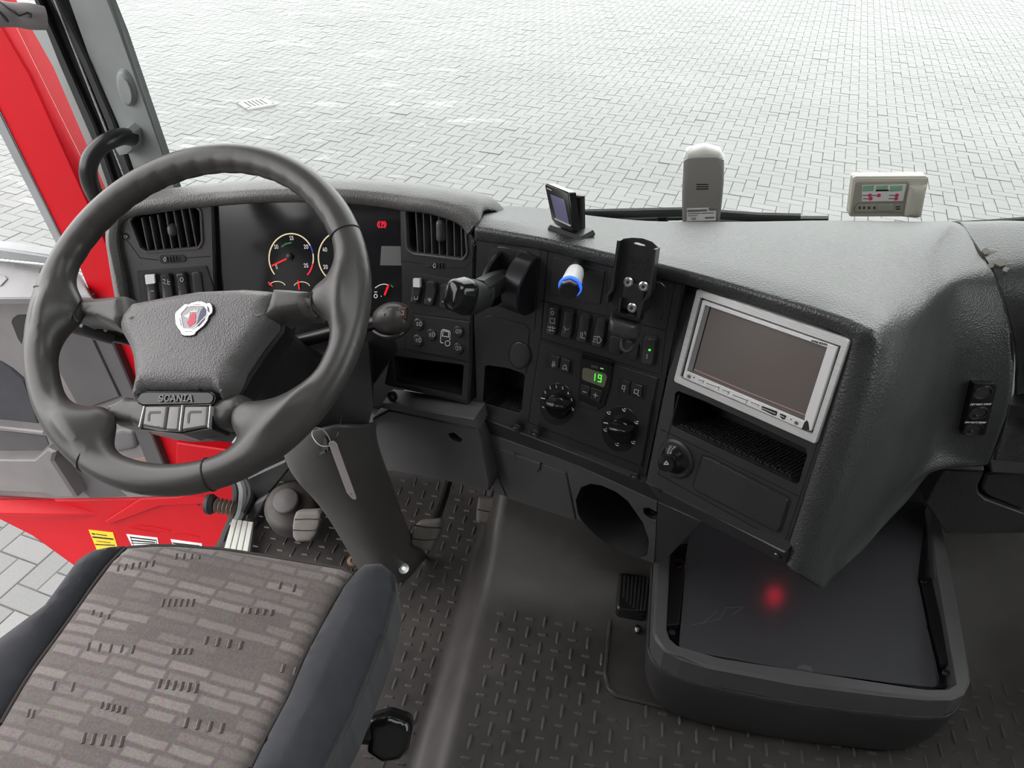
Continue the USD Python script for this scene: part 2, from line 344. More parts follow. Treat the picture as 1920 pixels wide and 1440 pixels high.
M_bolster = mat('charcoal_seat_cloth', {'g': ('geometry', {}), 'n': ('noise_texture', dict(scale=900.0, detail=3)), 'w': ('noise_texture', dict(scale=16.0, detail=4)), 'r': ('rgb_ramp', {'ramp': [(0.3, (0.022, 0.023, 0.029)), (0.7, (0.038, 0.039, 0.047))]}),
    'b': ('bump', dict(strength=0.6, distance=0.0007)), 'p': ('principled_bsdf', dict(roughness=0.9, sheen_weight=0.15, sheen_roughness=0.4))}, [('g.position', 'n.vector'), ('g.position', 'w.vector'), ('n.fac', 'b.height'), ('w.fac', 'r.fac'), ('r.color', 'p.base_color'), ('b.normal', 'p.normal')], 'p.BSDF')
M_seat = mat('brown_patterned_seat_cloth', {'u': ('uvmap', {'attribute': 'st'}), 'n': ('noise_texture', dict(scale=24.0, detail=5)),
    'k': ('brick_texture', dict(scale=1.0, brick_width=0.050, row_height=0.0130, mortar_size=0.0036, mortar_smooth=0.7, offset=0.37, offset_frequency=1, squash=0.72, squash_frequency=3, bias=-0.05, color1=(0.135, 0.113, 0.110), color2=(0.25, 0.216, 0.210), mortar=(0.135, 0.113, 0.110))),
    'v': ('vector_math', dict(math_type='multiply_add', vector2=(0.010, 0.004, 0.0))), 'f': ('noise_texture', dict(scale=420.0, detail=2)), 'mx': ('mix', dict(mix_type='overlay', fac=0.55)), 'b': ('bump', dict(strength=0.5, distance=0.0008)),
    'p': ('principled_bsdf', dict(roughness=0.92, sheen_weight=0.2, sheen_roughness=0.5))},
    [('u.UV', 'f.vector'), ('u.UV', 'n.vector'), ('n.color', 'v.vector1'), ('u.UV', 'v.vector3'), ('v.vector', 'k.vector'), ('k.color', 'mx.color1'), ('f.color', 'mx.color2'), ('mx.color', 'p.base_color'), ('f.fac', 'b.height'), ('b.normal', 'p.normal')], 'p.BSDF')
M_slot = plain('dark_seat_stitching', (0.06, 0.05, 0.048), 0.9)
M_slotlite = plain('pale_seat_stitching', (0.23, 0.195, 0.18), 0.9)
M_glass = mat('window_glass', {'f': ('fresnel', dict(IOR=1.45)), 't': ('transparent_bsdf', dict(color=(0.95, 0.975, 0.965))), 'g': ('glossy_bsdf', dict(color=(1, 1, 1), roughness=0.02)), 'm': ('mix_closure', {})},
    [('f.fac', 'm.fac'), ('t.BSDF', 'm.closure1'), ('g.BSDF', 'm.closure2')], 'm.closure')
M_clus = plain('instrument_glass_black', (0.016, 0.016, 0.018), 0.12)
M_screen = mat('radio_screen_glass', {'p': ('principled_bsdf', dict(base_color=(0.125, 0.104, 0.098), roughness=0.2, specular_ior_level=0.7))}, [], 'p.BSDF')
M_dial = emit('dial_ivory', (1.0, 0.80, 0.45), 0.42, (0.3, 0.3, 0.25)); M_dialtxt = emit('dial_figures', (1, 0.95, 0.9), 0.30, (0.3, 0.3, 0.3))
M_needle = emit('needle_red', (1.0, 0.02, 0.03), 0.55, (0.3, 0.0, 0.0)); M_redglow = emit('warning_red', (1.0, 0.01, 0.04), 0.9)
M_green = emit('dial_green', (0.06, 0.45, 0.12), 0.25); M_blue = emit('dial_blue', (0.08, 0.08, 0.8), 0.4); M_amber = emit('telltale_amber', (1.0, 0.3, 0.02), 0.6)
M_seg = emit('green_digits', (0.10, 1.0, 0.08), 0.8); M_bluering = emit('blue_light_ring', (0.02, 0.10, 1.0), 1.3, (0.05, 0.1, 0.6))
M_lcd = plain('grey_green_lcd', (0.16, 0.16, 0.11), 0.3)
M_clamp = emit('red_lamp_lens', (1.0, 0.01, 0.05), 9.0)
M_roof = plain('roof_lining', (0.40, 0.39, 0.38), 0.9); M_wall = plain('cab_wall_lining', (0.22, 0.215, 0.21), 0.9)
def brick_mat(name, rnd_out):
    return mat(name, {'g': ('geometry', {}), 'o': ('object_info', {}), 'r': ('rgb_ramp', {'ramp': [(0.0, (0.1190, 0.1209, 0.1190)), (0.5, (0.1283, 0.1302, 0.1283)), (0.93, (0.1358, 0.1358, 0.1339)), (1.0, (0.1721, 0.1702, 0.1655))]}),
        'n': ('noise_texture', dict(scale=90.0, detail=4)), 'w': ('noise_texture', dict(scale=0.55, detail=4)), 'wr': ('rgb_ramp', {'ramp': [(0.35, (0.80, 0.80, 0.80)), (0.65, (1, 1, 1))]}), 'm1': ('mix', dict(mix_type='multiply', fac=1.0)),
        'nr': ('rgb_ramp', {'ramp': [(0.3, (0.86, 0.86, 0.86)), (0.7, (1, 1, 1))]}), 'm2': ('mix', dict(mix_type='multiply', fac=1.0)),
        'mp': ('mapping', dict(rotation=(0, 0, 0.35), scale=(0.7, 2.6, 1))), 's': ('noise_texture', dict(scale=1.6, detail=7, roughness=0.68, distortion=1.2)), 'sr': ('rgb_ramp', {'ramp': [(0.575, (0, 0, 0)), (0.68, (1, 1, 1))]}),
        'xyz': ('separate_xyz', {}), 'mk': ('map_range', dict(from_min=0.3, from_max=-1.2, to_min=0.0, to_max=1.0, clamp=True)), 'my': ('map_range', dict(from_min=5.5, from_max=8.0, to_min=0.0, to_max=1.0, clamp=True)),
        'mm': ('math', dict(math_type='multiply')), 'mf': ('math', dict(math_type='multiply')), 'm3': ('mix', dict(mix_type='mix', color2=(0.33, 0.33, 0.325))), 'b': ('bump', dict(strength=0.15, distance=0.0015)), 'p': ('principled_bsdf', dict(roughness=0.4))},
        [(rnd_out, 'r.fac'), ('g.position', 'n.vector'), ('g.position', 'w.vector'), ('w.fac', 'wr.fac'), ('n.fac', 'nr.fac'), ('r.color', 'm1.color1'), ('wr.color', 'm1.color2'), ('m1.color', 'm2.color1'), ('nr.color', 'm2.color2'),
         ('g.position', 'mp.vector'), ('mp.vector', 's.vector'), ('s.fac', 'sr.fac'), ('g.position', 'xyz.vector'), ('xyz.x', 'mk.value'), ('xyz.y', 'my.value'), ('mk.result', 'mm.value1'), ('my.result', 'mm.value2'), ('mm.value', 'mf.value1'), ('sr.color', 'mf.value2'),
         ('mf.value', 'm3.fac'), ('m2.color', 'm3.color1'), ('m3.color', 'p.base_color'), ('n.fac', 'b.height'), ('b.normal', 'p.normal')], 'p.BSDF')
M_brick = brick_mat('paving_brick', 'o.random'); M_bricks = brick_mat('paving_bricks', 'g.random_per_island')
M_joint = plain('paving_joint_sand', (0.085, 0.085, 0.084), 0.9)
M_grate = plain('drain_cover_pale', (0.32, 0.315, 0.305), 0.6); M_grated = plain('drain_slot_grey', (0.13, 0.13, 0.13), 0.7)
M_mauve = plain('mauve_grey_cloth', (0.27, 0.24, 0.25), 0.85)
M_glue = plain('glue_residue', (0.24, 0.22, 0.20), 0.8)
# ---------------------------------------------------------------- reference planes and the cab's own axes
YAW = math.radians(10.0)
TF = np.array([math.sin(YAW), math.cos(YAW), 0]); TR = np.array([math.cos(YAW), -math.sin(YAW), 0]); ZUP = np.array([0, 0, 1.0])
def cab(lat, fwd, z): return np.array([CAM[0], CAM[1], 0])+TR*lat+TF*fwd+ZUP*(CAMZ+z)
_d = np.cross(vpdir(-514, -71), vpdir(660, 3571)); _a = P(1306.8, 541.5, 1.0); _p = Pl(_a, -vpdir(-514, -71), _d)
_s = 0.190/np.linalg.norm(_p.at(1593.6, 638)-_a)
RP = Pl(CAM+(_a-CAM)*_s, -vpdir(-514, -71), _d)                       # radio panel
CP = pl_bl(1245, 705, RP.d(1245, 705), 31.0, 3.0)                      # centre console panel
KR = pl_bl(885, 600, CP.d(885, 600), 27.0, 8.0)                        # right part of the instrument panel
IP = pl_bl(755, 500, KR.d(755, 500), 12.0, 12.0)                       # instruments
KL = pl_bl(395, 450, IP.d(395, 450), -2.0, 12.0)                       # left part of the instrument panel
ZF = CAMZ-1.25
HX, HY = -0.79, 1.33
DP = Pl([HX, HY, CAMZ-0.7], [0.95, -0.31, 0], [-0.31, -0.95, 0])       # inner face of the open door

# ---------------------------------------------------------------- paved yard outside
AX = nz(vpdir(1630, -340)*[1, 1, 0]); AY = np.array([-AX[1], AX[0], 0])
pav = thing('pavement', 'grey herringbone brick paved yard outside the truck, seen through the windscreen and open door', 'pavement', (0, 0, 0), kind='structure')
w = 0.105
def brick_arrays(c, ux, L, W, jit, dz):
    """chamfered paving bricks, 10 triangles each: c (n,2) centres, ux (n,2) long axes."""
    n = len(c); uy = np.stack([-ux[:, 1], ux[:, 0]], 1); g = 0.0022; ch = 0.003
    def ring(l, w_, z): return np.stack([np.concatenate([c+ux*(a*l)+uy*(b*w_), z[:, None]], 1) for a, b in ((-1, -1), (1, -1), (1, 1), (-1, 1))], 1)
    top = ring(L/2-g-ch, W/2-g-ch, dz); mid = ring(L/2-g, W/2-g, dz-0.003); low = ring(L/2-g, W/2-g, dz-0.012)
    v = np.concatenate([top, mid, low], 1)
    f = [(0, 1, 2), (0, 2, 3)]
    for k in range(4):
        j = (k+1) % 4
        f += [(4+k, 4+j, j), (4+k, j, k), (8+k, 8+j, 4+j), (8+k, 4+j, 4+k)]
    return v, np.array(f)
cs, ux = [], []
for y in range(-110, 240):
    for c in range(-75, 75):
        for hor in (1, 0):
            x0 = y+4*c if hor else y+4*c+2
            q = np.array([x0+1.0, y+0.5]) if hor else np.array([x0+0.5, y+0.0])
            g = AX[:2]*q[1]*w+np.array([AX[1], -AX[0]])*q[0]*w
            cs.append(g); ux.append(np.array([AX[1], -AX[0]]) if hor else AX[:2])
cs, ux = np.array(cs), np.array(ux)
q = proj(np.c_[cs, np.zeros(len(cs))]); near = (q[:, 2] > 0.5) & (q[:, 0] > -1000) & (q[:, 0] < 2900) & (q[:, 1] > -200) & (q[:, 1] < 1800) & (q[:, 2] < 24)
cs, ux, q = cs[near], ux[near], q[near]
inwin = ((q[:, 0] > 330) & (q[:, 0] < 1920) & (q[:, 1] > 0) & (q[:, 1] < 425)) | ((q[:, 0] > 0) & (q[:, 0] < 290-(q[:, 1]-1030)*1.1) & (q[:, 1] > 985+np.maximum(0, q[:, 0])*0.5) & (q[:, 1] < 1230)) | ((q[:, 0] > 0) & (q[:, 0] < 100) & (q[:, 1] > 230) & (q[:, 1] < 465))
dz = rng.normal(0, 0.0012, len(cs)); ux = ux+rng.normal(0, 0.008, ux.shape); ux /= np.linalg.norm(ux, axis=1, keepdims=True)
V, BF = brick_arrays(cs, ux, 2*w, w, 0, dz)
order = np.argsort(np.where(inwin, q[:, 2], 99)); big = order[:300]; rest = order[300:]
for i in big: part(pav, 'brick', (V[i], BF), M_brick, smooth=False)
rv = V[rest].reshape(-1, 3); rf = (BF[None]+12*np.arange(len(rest))[:, None, None]).reshape(-1, 3)
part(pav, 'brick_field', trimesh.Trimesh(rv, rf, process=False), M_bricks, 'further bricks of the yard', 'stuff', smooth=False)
part(pav, 'joint_bed', box((0, 20, -0.015), (120, 120, 0.02)), M_joint, 'sandy bed between the bricks', smooth=False)
gc = hit_z(480, 195, 0.004); gu = nz(hit_z(507, 190, 0.004)-hit_z(455, 199, 0.004)); gv = np.cross(ZUP, gu)
gt = thing('drain_cover', 'small pale slotted drain cover set in the brick yard beyond the windscreen', 'drain cover', gc)
gl = np.linalg.norm(hit_z(507, 190, 0.004)-hit_z(455, 199, 0.004)); GA = np.stack([gu, gv, ZUP])
part(gt, 'frame', cat(*[box(gc+gv*s*0.14, (gl, 0.05, 0.03), GA, 0.003) for s in (-1, 1)], *[box(gc+gu*s*(gl/2-0.02), (0.04, 0.28, 0.03), GA, 0.003) for s in (-1, 1)]), M_grate)
for k in range(6): part(gt, 'bar', box(gc+gu*((k-2.5)*gl/7.2), (gl/13, 0.27, 0.024), GA, 0.003), M_grate)
part(gt, 'pit', box(gc-ZUP*0.008, (gl*0.95, 0.3, 0.008), GA), M_grated)

# ---------------------------------------------------------------- cab shell
LATL, LATR, BACK, ROOF = -1.0, 1.36, -0.75, 0.62
CA = np.stack([TR, TF, ZUP])
def wallbox(l0, l1, f0, f1, z0, z1, bev=0): return box(cab((l0+l1)/2, (f0+f1)/2, (z0+z1)/2), (l1-l0, f1-f0, z1-z0), CA, bev)
def wfwd(lat, z): return 1.335-0.15*np.abs((lat-0.15)/1.12)**3-(z+0.6)*0.22
st = thing('ceiling', 'pale cab roof lining above the seats', 'ceiling', cab(0.18, 0.1, ROOF), kind='structure')
part(st, 'roof_panel', cat(wallbox(LATL, LATR, BACK, -0.15, ROOF, ROOF+0.03), wallbox(LATL, LATR, 0.60, 1.06, ROOF, ROOF+0.03), wallbox(LATL, -0.25, -0.15, 0.60, ROOF, ROOF+0.03), wallbox(0.60, LATR, -0.15, 0.60, ROOF, ROOF+0.03)), M_roof)
part(st, 'hatch_pane', wallbox(-0.25, 0.60, -0.15, 0.60, ROOF+0.02, ROOF+0.026), M_glass, 'clear roof hatch added to let in more light')  # unseen hatch, added to bring more daylight into the cab
part(st, 'header', wallbox(LATL, LATR, 1.03, 1.09, 0.45, ROOF), M_roof)
st = thing('wall_back', 'grey lining of the cab rear wall behind the seats', 'wall', cab(0.18, BACK, 0), kind='structure')
part(st, 'lining', wallbox(LATL, LATR, BACK-0.03, BACK, -1.3, ROOF), M_wall)
st = thing('wall_right', 'grey lining of the passenger side with its door window', 'wall', cab(LATR, 0.1, 0), kind='structure')
part(st, 'lining', cat(wallbox(LATR, LATR+0.03, BACK, 1.25, -1.3, -0.62), wallbox(LATR, LATR+0.03, BACK, 0.0, -0.62, ROOF), wallbox(LATR, LATR+0.03, 0.0, 1.0, 0.36, ROOF), wallbox(LATR, LATR+0.03, 1.0, 1.12, -0.62, ROOF)), M_wall)
part(st, 'pane', wallbox(LATR+0.01, LATR+0.016, 0.0, 1.0, -0.62, 0.36), M_glass)
st = thing('wall_left', 'grey lining behind the open driver doorway', 'wall', cab(LATL, -0.4, 0), kind='structure')
part(st, 'lining', wallbox(LATL-0.03, LATL, BACK, 0.0, -1.3, ROOF), M_wall)
part(st, 'door_header', wallbox(LATL-0.03, LATL, 0.0, 1.06, 0.36, ROOF), M_red)
st = thing('wall_front', 'black bulkhead under the dashboard, dark behind the pedals', 'bulkhead', cab(0.18, 1.37, -0.9), kind='structure')
part(st, 'bulkhead', wallbox(-0.98, LATR, 1.37, 1.39, -1.3, -0.66), M_dark)
part(st, 'kick_panel', wallbox(-0.98, -0.96, 1.20, 1.38, -1.3, -0.66), M_dark)
part(st, 'shelf', cat(wallbox(-0.90, 0.0, 1.20, 1.38, -0.70, -0.68), wallbox(0.0, LATR, 1.02, 1.38, -0.70, -0.68)), M_dark)  # unseen closing plates, added and extended to block light under the dash
# windscreen
lat = np.linspace(-0.98, 1.33, 40); zz = np.linspace(-0.62, 0.46, 14)
WG = np.array([[cab(l, wfwd(l, z), z) for l in lat] for z in zz[::-1]])
st = thing('window_1', 'large windscreen of clear glass over the dashboard', 'windscreen', WG[-1, 20], kind='structure')
part(st, 'pane', shell(WG, 0.005), M_glass, smooth=True)
def on_screen(px, py, back=0.0):
    """where the ray of a pixel meets the windscreen, `back` metres in front of it."""
    lo, hi = 0.2, 4.0
    for _ in range(60):
        m = (lo+hi)/2; p = P(px, py, m)-CAM; v = p@TF-wfwd(p@TR, p[2])+back
        lo, hi = (m, hi) if v < 0 else (lo, m)
    return P(px, py, lo)
# ---------------------------------------------------------------- cab floor
A0, A1 = hit_z(884, 1130, ZF), hit_z(800, 1440, ZF); rl = nz(A1-A0); rn = np.array([-rl[1], rl[0], 0]); rn = rn if rn[0] > 0 else -rn
B0, B1 = hit_z(900, 1118, ZF+0.06), hit_z(1240, 1160, ZF+0.06); bl = nz(B1-B0); bn = np.array([-bl[1], bl[0], 0])
C0 = hit_z(560, 905, ZF)
sst = lambda t: np.clip(t, 0, 1)**2*(3-2*np.clip(t, 0, 1))
sp = lambda s, k: k*np.log1p(np.exp(np.clip(s/k, -40, 40)))
def floor_z(x, y):
    ramp = sst(((x-A0[0])*rn[0]+(y-A0[1])*rn[1])/0.055+0.35)
    rise = np.minimum(0.85*sp((x-B0[0])*bn[0]+(y-B0[1])*bn[1], 0.025), 0.34)*ramp
    rise2 = np.minimum(1.0*sp((x-C0[0])*TF[0]+(y-C0[1])*TF[1]-0.06, 0.02), 0.45)*(1-ramp)
    return ZF+0.06*ramp+rise+rise2
floor = thing('floor', 'black rubber cab floor with raised tread marks and a smooth tunnel step', 'floor', (0.2, 1.2, ZF), kind='structure')
gl_, gf_ = np.meshgrid(np.linspace(-0.80, LATR, 170), np.linspace(-0.7, 1.36, 165))
gp = gl_[..., None]*TR+gf_[..., None]*TF; gp[..., 2] = floor_z(gp[..., 0], gp[..., 1])
part(floor, 'rubber_mat', shell(gp, 0.03, flip=False), M_floor, smooth=True)
bars = []
def tread(ok, pit, size):
    for i in range(-60, 90):
        for j in range(-40, 90):
            c = TR*(i*pit)+TF*(j*pit); c = c+np.array([0, 0, floor_z(c[0], c[1])]); a, b, z = proj(c)
            if z < 0.3 or not ok(a, b, c): continue
            e = 0.004; nrm = nz(np.array([-(floor_z(c[0]+e, c[1])-floor_z(c[0]-e, c[1]))/(2*e), -(floor_z(c[0], c[1]+e)-floor_z(c[0], c[1]-e))/(2*e), 1]))
            d = TF if (i+j) % 2 else TR; d = nz(d-nrm*(d@nrm)); s = np.cross(nrm, d); l = size*(1.0 if (i+j) % 2 else 0.62)
            bars.append(hull([c+d*sx*l+nrm*-0.001 for sx in (-1, 1)]+[c+d*sx*l*0.55+s*sy*0.0032-nrm*0.001 for sx in (-1, 1) for sy in (-1, 1)]+[c+d*sx*l*0.6+s*sy*0.0012+nrm*0.0026 for sx in (-1, 1) for sy in (-1, 1)]))
def okB(a, b, c):
    r = (c-A0)@rn
    if r < -0.03: return 900 < b < 1800 and a > 425
    return r > 0.045 and (c-B0)@bn < -0.035 and b < 1800 and not (1130 < a < 1290 and b < 1330) and a < 2300
tread(okB, 0.0275, 0.0155)
part(floor, 'tread_marks', cat(*bars), M_tread_, 'raised tread marks moulded in the mat', 'stuff')
# ---------------------------------------------------------------- zoomed tracing frames (pixels of the 1920 x 1440 picture)
z3 = Zm(3.84, 200, 330); z4 = Zm(4, 640, 360); z5 = Zm(3.79, 980, 320); z6 = Zm(4, 880, 620); z7 = Zm(2.482, 1200, 500); z8 = Zm(2.88, 1560, 400)
zw = Zm(3.428, 160, 520); zk = Zm(3.2, 400, 780); zs = Zm(2.4, 0, 980); zf = Zm(3.097, 640, 1000); zt = Zm(2.4, 1120, 900); zd1 = Zm(5.538, 0, 440); zd2 = Zm(3.79, 0, 680)
zh = Zm(6.545, 340, 840); zl = Zm(4.8, 660, 640); zg = Zm(7.2, 880, 420); zc = Zm(4.5, 1080, 380); zp = Zm(5.143, 1740, 820); zcu = Zm(6, 1040, 860); zv = Zm(3.5556, 1240, 260); za = Zm(3, 0, 0)
one = lambda z, a, b: z((a, b))[0]
def pocket(pl, hole, depth, h=0.0, slant=0.0):
    """the inside of a recess: its side walls and back, hole a shapely polygon on pl."""
    c = np.array(shapely.geometry.polygon.orient(hole, 1.0).exterior.coords)[:-1]; n = len(c); i = np.arange(n); j = (i+1) % n
    k = c.mean(0); cb = k+(c-k)*(1-slant)
    v = np.vstack([pl.to3(c, np.full(n, h)), pl.to3(cb, np.full(n, h-depth))]); a = T(v, np.vstack([np.stack([j, i, i+n], 1), np.stack([j, i+n, j+n], 1)]))
    bv, bf = tri2(Polygon(cb)); return cat(a, T(pl.to3(bv, np.full(len(bv), h-depth)), bf))
def seam(pl, lines, w=0.0016, h=0.0): return ink(pl, lines, w*1.25, h, 0.00025)
def screw(th, pl, px, py, r=5.5, h=0.0):
    s = part(th, 'screw_recess', prism2(pl, circ_uv(pl, px, py, r*1.35, h=h, n=18), h-0.004, h+0.0004, 0), M_dark)
    c = pl.at(px, py, h); k = r*pl.scale(px, py)*0.78
    part(s, 'screw', lathe([(k, 0), (k, 0.0016), (k*0.75, 0.0026), (k*0.42, 0.0026), (k*0.36, 0.0008), (0, 0.0008)], c, pl.n, 16), M_screw)
def rocker(th, pl, q, icon=None, label=None, h=0.0, grow=1.9, cap=None, rise=0.0065, mat=None):
    """a rocker switch: dark well, curved rocker, printed sign."""
    g = Polygon(pl.uv(q, h+rise*0.6)).buffer(0); s = math.sqrt(g.area/2.2)
    w = part(th, 'switch_well', prism2(pl, rnd(Polygon(pl.uv(q, h)).buffer(0.0028), 0.0035), h-0.002, h+0.0004, 0), M_dark)
    c = g.centroid; a = pl.uv([q[0]], h)[0]; b = pl.uv([q[-1]], h)[0]; ax = nz(np.subtract(a, b))
    L = np.linalg.norm(a-b)
    fn = lambda v, d: 0.0022*((v-[c.x, c.y])@ax/(L/2))**2
    r = part(th, 'rocker_switch', pillow(pl, rnd(g, s*0.22), h, h+rise, 0.0022, 0.0032, h-0.001, fn), mat or M_switch, label, smooth=40)
    if cap is not None: part(r, 'cap', prism2(pl, rnd(Polygon(pl.uv(cap, h+rise+0.001)), 0.001), h+rise-0.002, h+rise+0.0022, 0.0004), M_whitep, 'white upper cap')
    if icon: part(r, 'sign', ink(pl, icon, 0.00085, h+rise+0.0010, 0.0005), M_icon)
    return r
def circ_px(cx, cy, rx, ry=None, a0=0, a1=360, n=18):
    ry = rx if ry is None else ry
    return [(cx+rx*math.cos(math.radians(t)), cy+ry*math.sin(math.radians(t))) for t in np.linspace(a0, a1, n)]
def L(z, *ls): return [z(*l) for l in ls]

# ---------------------------------------------------------------- dashboard body
dash = thing('dashboard', 'dark grey moulded dashboard with a grained top and a bulging right side', 'dashboard', cab(0.1, 1.0, -0.62))
def W(px, py, back=0.035):
    return on_screen(px, py, back)
def col(F, N, C, B, pl, m1=0.33, m2=0.66, lift=0.0, fd=None):
    f = pl.at(*F, -0.002); dF = (f-CAM)@FWD
    n = P(*N, dF-0.010); c = P(*C, dF+0.010); bx, by = B; k = 0.62
    crest = P(C[0]+(bx-C[0])*0.8, by-1.5, dF+0.21+max(0, bx-1500)*0.0004); b = W(bx, by+26)
    return [f, n, c, c*0.5+crest*0.5+ZUP*0.004, crest, b]
dk = lambda px: CP if px < 1262 else RP
G = [col(F, N, C, B, dk(F[0])) for F, N, C, B in [
    ((893, 447), (893, 430), (900, 411), (955, 393)), ((960, 456), (962, 441), (968, 424), (1020, 396)), ((1027, 466), (1031, 453), (1041, 441), (1100, 408)), ((1136, 494), (1142, 479), (1156, 468), (1210, 420)),
    ((1242, 518), (1250, 503), (1266, 488), (1330, 423)), ((1393, 560), (1400, 545), (1412, 523), (1470, 424)), ((1510, 597), (1519, 581), (1533, 556), (1600, 424)), ((1575, 620), (1588, 603), (1602, 582), (1720, 425))]]
def side(F, N, C, M1, M2, B):
    f = RP.at(*F, -0.002); dF = (f-CAM)@FWD
    return [f, P(*N, dF-0.012), P(*C, dF+0.006), P(*M1), P(*M2), P(*B)]
G += [side((1603, 637), (1627, 622), (1646, 606), (1700, 540, 0.905), (1782, 425.5, 1.10), (1803, 428, 1.128)),
      side((1594, 668), (1636, 658), (1664, 644), (1715, 600, 0.875), (1780, 535, 0.97), (1852, 505, 1.03)),
      side((1576, 728), (1618, 730), (1656, 728), (1715, 690, 0.925), (1788, 635, 1.02), (1893, 625, 1.03)),
      side((1552, 805), (1592, 812), (1630, 816), (1705, 795, 0.985), (1778, 755, 1.09), (1889, 760, 1.09)),
      side((1527, 882), (1565, 892), (1600, 898), (1680, 880, 1.01), (1755, 845, 1.13), (1850, 868, 1.15)),
      side((1504, 956), (1538, 968), (1572, 976), (1640, 950, 1.03), (1700, 905, 1.11), (1762, 872, 1.15)),
      side((1486, 1012), (1514, 1030), (1546, 1040), (1592, 1010, 1.00), (1632, 985, 1.06), (1690, 945, 1.12)),
      side((1474, 1048), (1494, 1074), (1530, 1098), (1553, 1084, 0.975), (1580, 1060, 1.005), (1610, 1033, 1.04))]
G = np.array(G).transpose(1, 0, 2)
S = refine(G, 64, 150, 'p'); S = np.array(S)
# soften the kinks of the control net
for _ in range(6):
    S[1:-1, 1:-1] = (S[1:-1, 1:-1]*2+S[:-2, 1:-1]*0.5+S[2:, 1:-1]*0.5+S[1:-1, :-2]*0.5+S[1:-1, 2:]*0.5)/4
part(dash, 'top_pad', shell(S, 0.004, flip=True), M_dash, 'grained grey top and side moulding', smooth=True)
# far right of the dashboard, beyond the curved joint
Gr = np.array([[W(1803, 460), W(1870, 460), W(1990, 466)], [P(1803, 427, 1.125), P(1870, 425, 1.12), P(1990, 430, 1.07)], [P(1855, 504, 1.035), P(1900, 500, 1.03), P(2010, 505, 0.99)], [P(1897, 625, 1.034), P(1935, 610, 1.02), P(2040, 620, 0.97)],
               [P(1903, 700, 1.13), P(1945, 690, 1.14), P(2050, 700, 1.08)], [P(1893, 762, 1.17), P(1935, 760, 1.17), P(2040, 770, 1.11)], [P(1862, 862, 1.19), P(1920, 868, 1.18), P(2010, 880, 1.12)]])
GR = refine(Gr, 44, 24, 'p')
part(dash, 'passenger_pad', shell(GR, 0.004, flip=False), M_dash, 'right hand end of the dashboard beyond the curved joint', smooth=True)
part(dash, 'joint', sweep(spl([P(1801, 428, 1.128), P(1826, 462, 1.075), P(1851, 504, 1.034), P(1878, 570, 1.022), P(1894, 625, 1.028), P(1897, 690, 1.055), P(1890, 760, 1.088), P(1875, 820, 1.12), P(1851, 868, 1.148)], 40), 0.0026, 8), M_seam)
def on_net(N, px, py, h=0.0):
    q = proj(N.reshape(-1, 3)); i = np.argsort((q[:, 0]-px)**2+(q[:, 1]-py)**2)[:8]; i = i[np.argmin(q[i, 2])]; return P(px, py, q[i, 2]-h)
for k, (cx, cy, r) in enumerate(((1862, 478, 9), (1848, 470, 6), (1876, 492, 8), (1886, 505, 5), (1858, 496, 6), (1870, 466, 4))):
    c = on_net(GR, cx, cy, 0.003); PX = Pl(c, P(cx+20, cy-1, proj(c)[2])-c, ZUP-TF*0.35); a = rng.uniform(0.5, 1.2, 11)
    part(dash, 'glue_residue', PP(PX, [(cx+r*1.3*a[i]*math.cos(i*0.571), cy+r*a[i]*math.sin(i*0.571)) for i in range(11)], 0.0006, -0.003, 0), M_glue, 'brownish glue residue of a removed sticker')
# lower passenger side
LPP = Pl(P(1800, 930, 1.27), TR, -TF*0.9+ZUP*0.15)
part(dash, 'lower_ledge', PP(LPP, zp((240, 225), (330, 190), (520, 182), (545, 325), (150, 310)), 0.012, -0.10, 0.002), M_low)
part(dash, 'lower_ledge', PP(LPP, zp((585, 185), (960, 195), (960, 360), (615, 340)), 0.012, -0.10, 0.002), M_low)
part(dash, 'lower_panel', PP(LPP, zp((150, 312), (545, 325), (480, 470), (490, 545), (560, 600), (940, 740), (940, 930), (180, 930), (-20, 640)), 0.004, -0.10, 0.002, 0.004), M_dash)
part(dash, 'glovebox_door', PP(LPP, zp((560, 340), (960, 350), (960, 740), (900, 700), (560, 560), (520, 500)), -0.006, -0.10, 0.003, 0.006), M_dash)
# socket panel on the passenger side
s0, s1, s2 = on_net(S, 1826, 735), on_net(S, 1866, 735), on_net(S, 1815, 818); sx, sy = s1-s0, s0-s2; SPL = Pl(on_net(S, 1838, 768, 0.002), sx, np.cross(sx, sy))
part(dash, 'socket_panel', PP(SPL, z8((770, 925), (880, 920), (892, 940), (830, 1190), (815, 1200), (710, 1195), (705, 1180)), 0.003, -0.04, 0.0008, 0.002), M_gloss)
for cx, cy, fill in ((812, 968, 0), (788, 1080, 1), (760, 1165, 2)):
    c = one(z8, cx, cy); k = part(dash, 'power_socket', prism2(SPL, circ_uv(SPL, *c, 18, 13, 0.003).difference(circ_uv(SPL, *c, 15, 10, 0.003)), 0.0025, 0.0050, 0.0006), M_black)
    part(k, 'well', prism2(SPL, circ_uv(SPL, *c, 15, 10, 0.003), 0.002, 0.0034, 0), M_dark)
    if fill: part(k, 'contact', prism2(SPL, circ_uv(SPL, c[0]-3, c[1]+4, 3, 2.4, 0.004), 0.003, 0.0062, 0.0004), M_screw)
part(dash, 'socket_lettering', cat(text(SPL, '12V MAX 100W', one(z8, 742, 1036), one(z8, 858, 1034), 3.3, 0.003), text(SPL, '24V MAX 300W', one(z8, 714, 1132), one(z8, 828, 1134), 3.3, 0.003)), M_white, smooth=False)

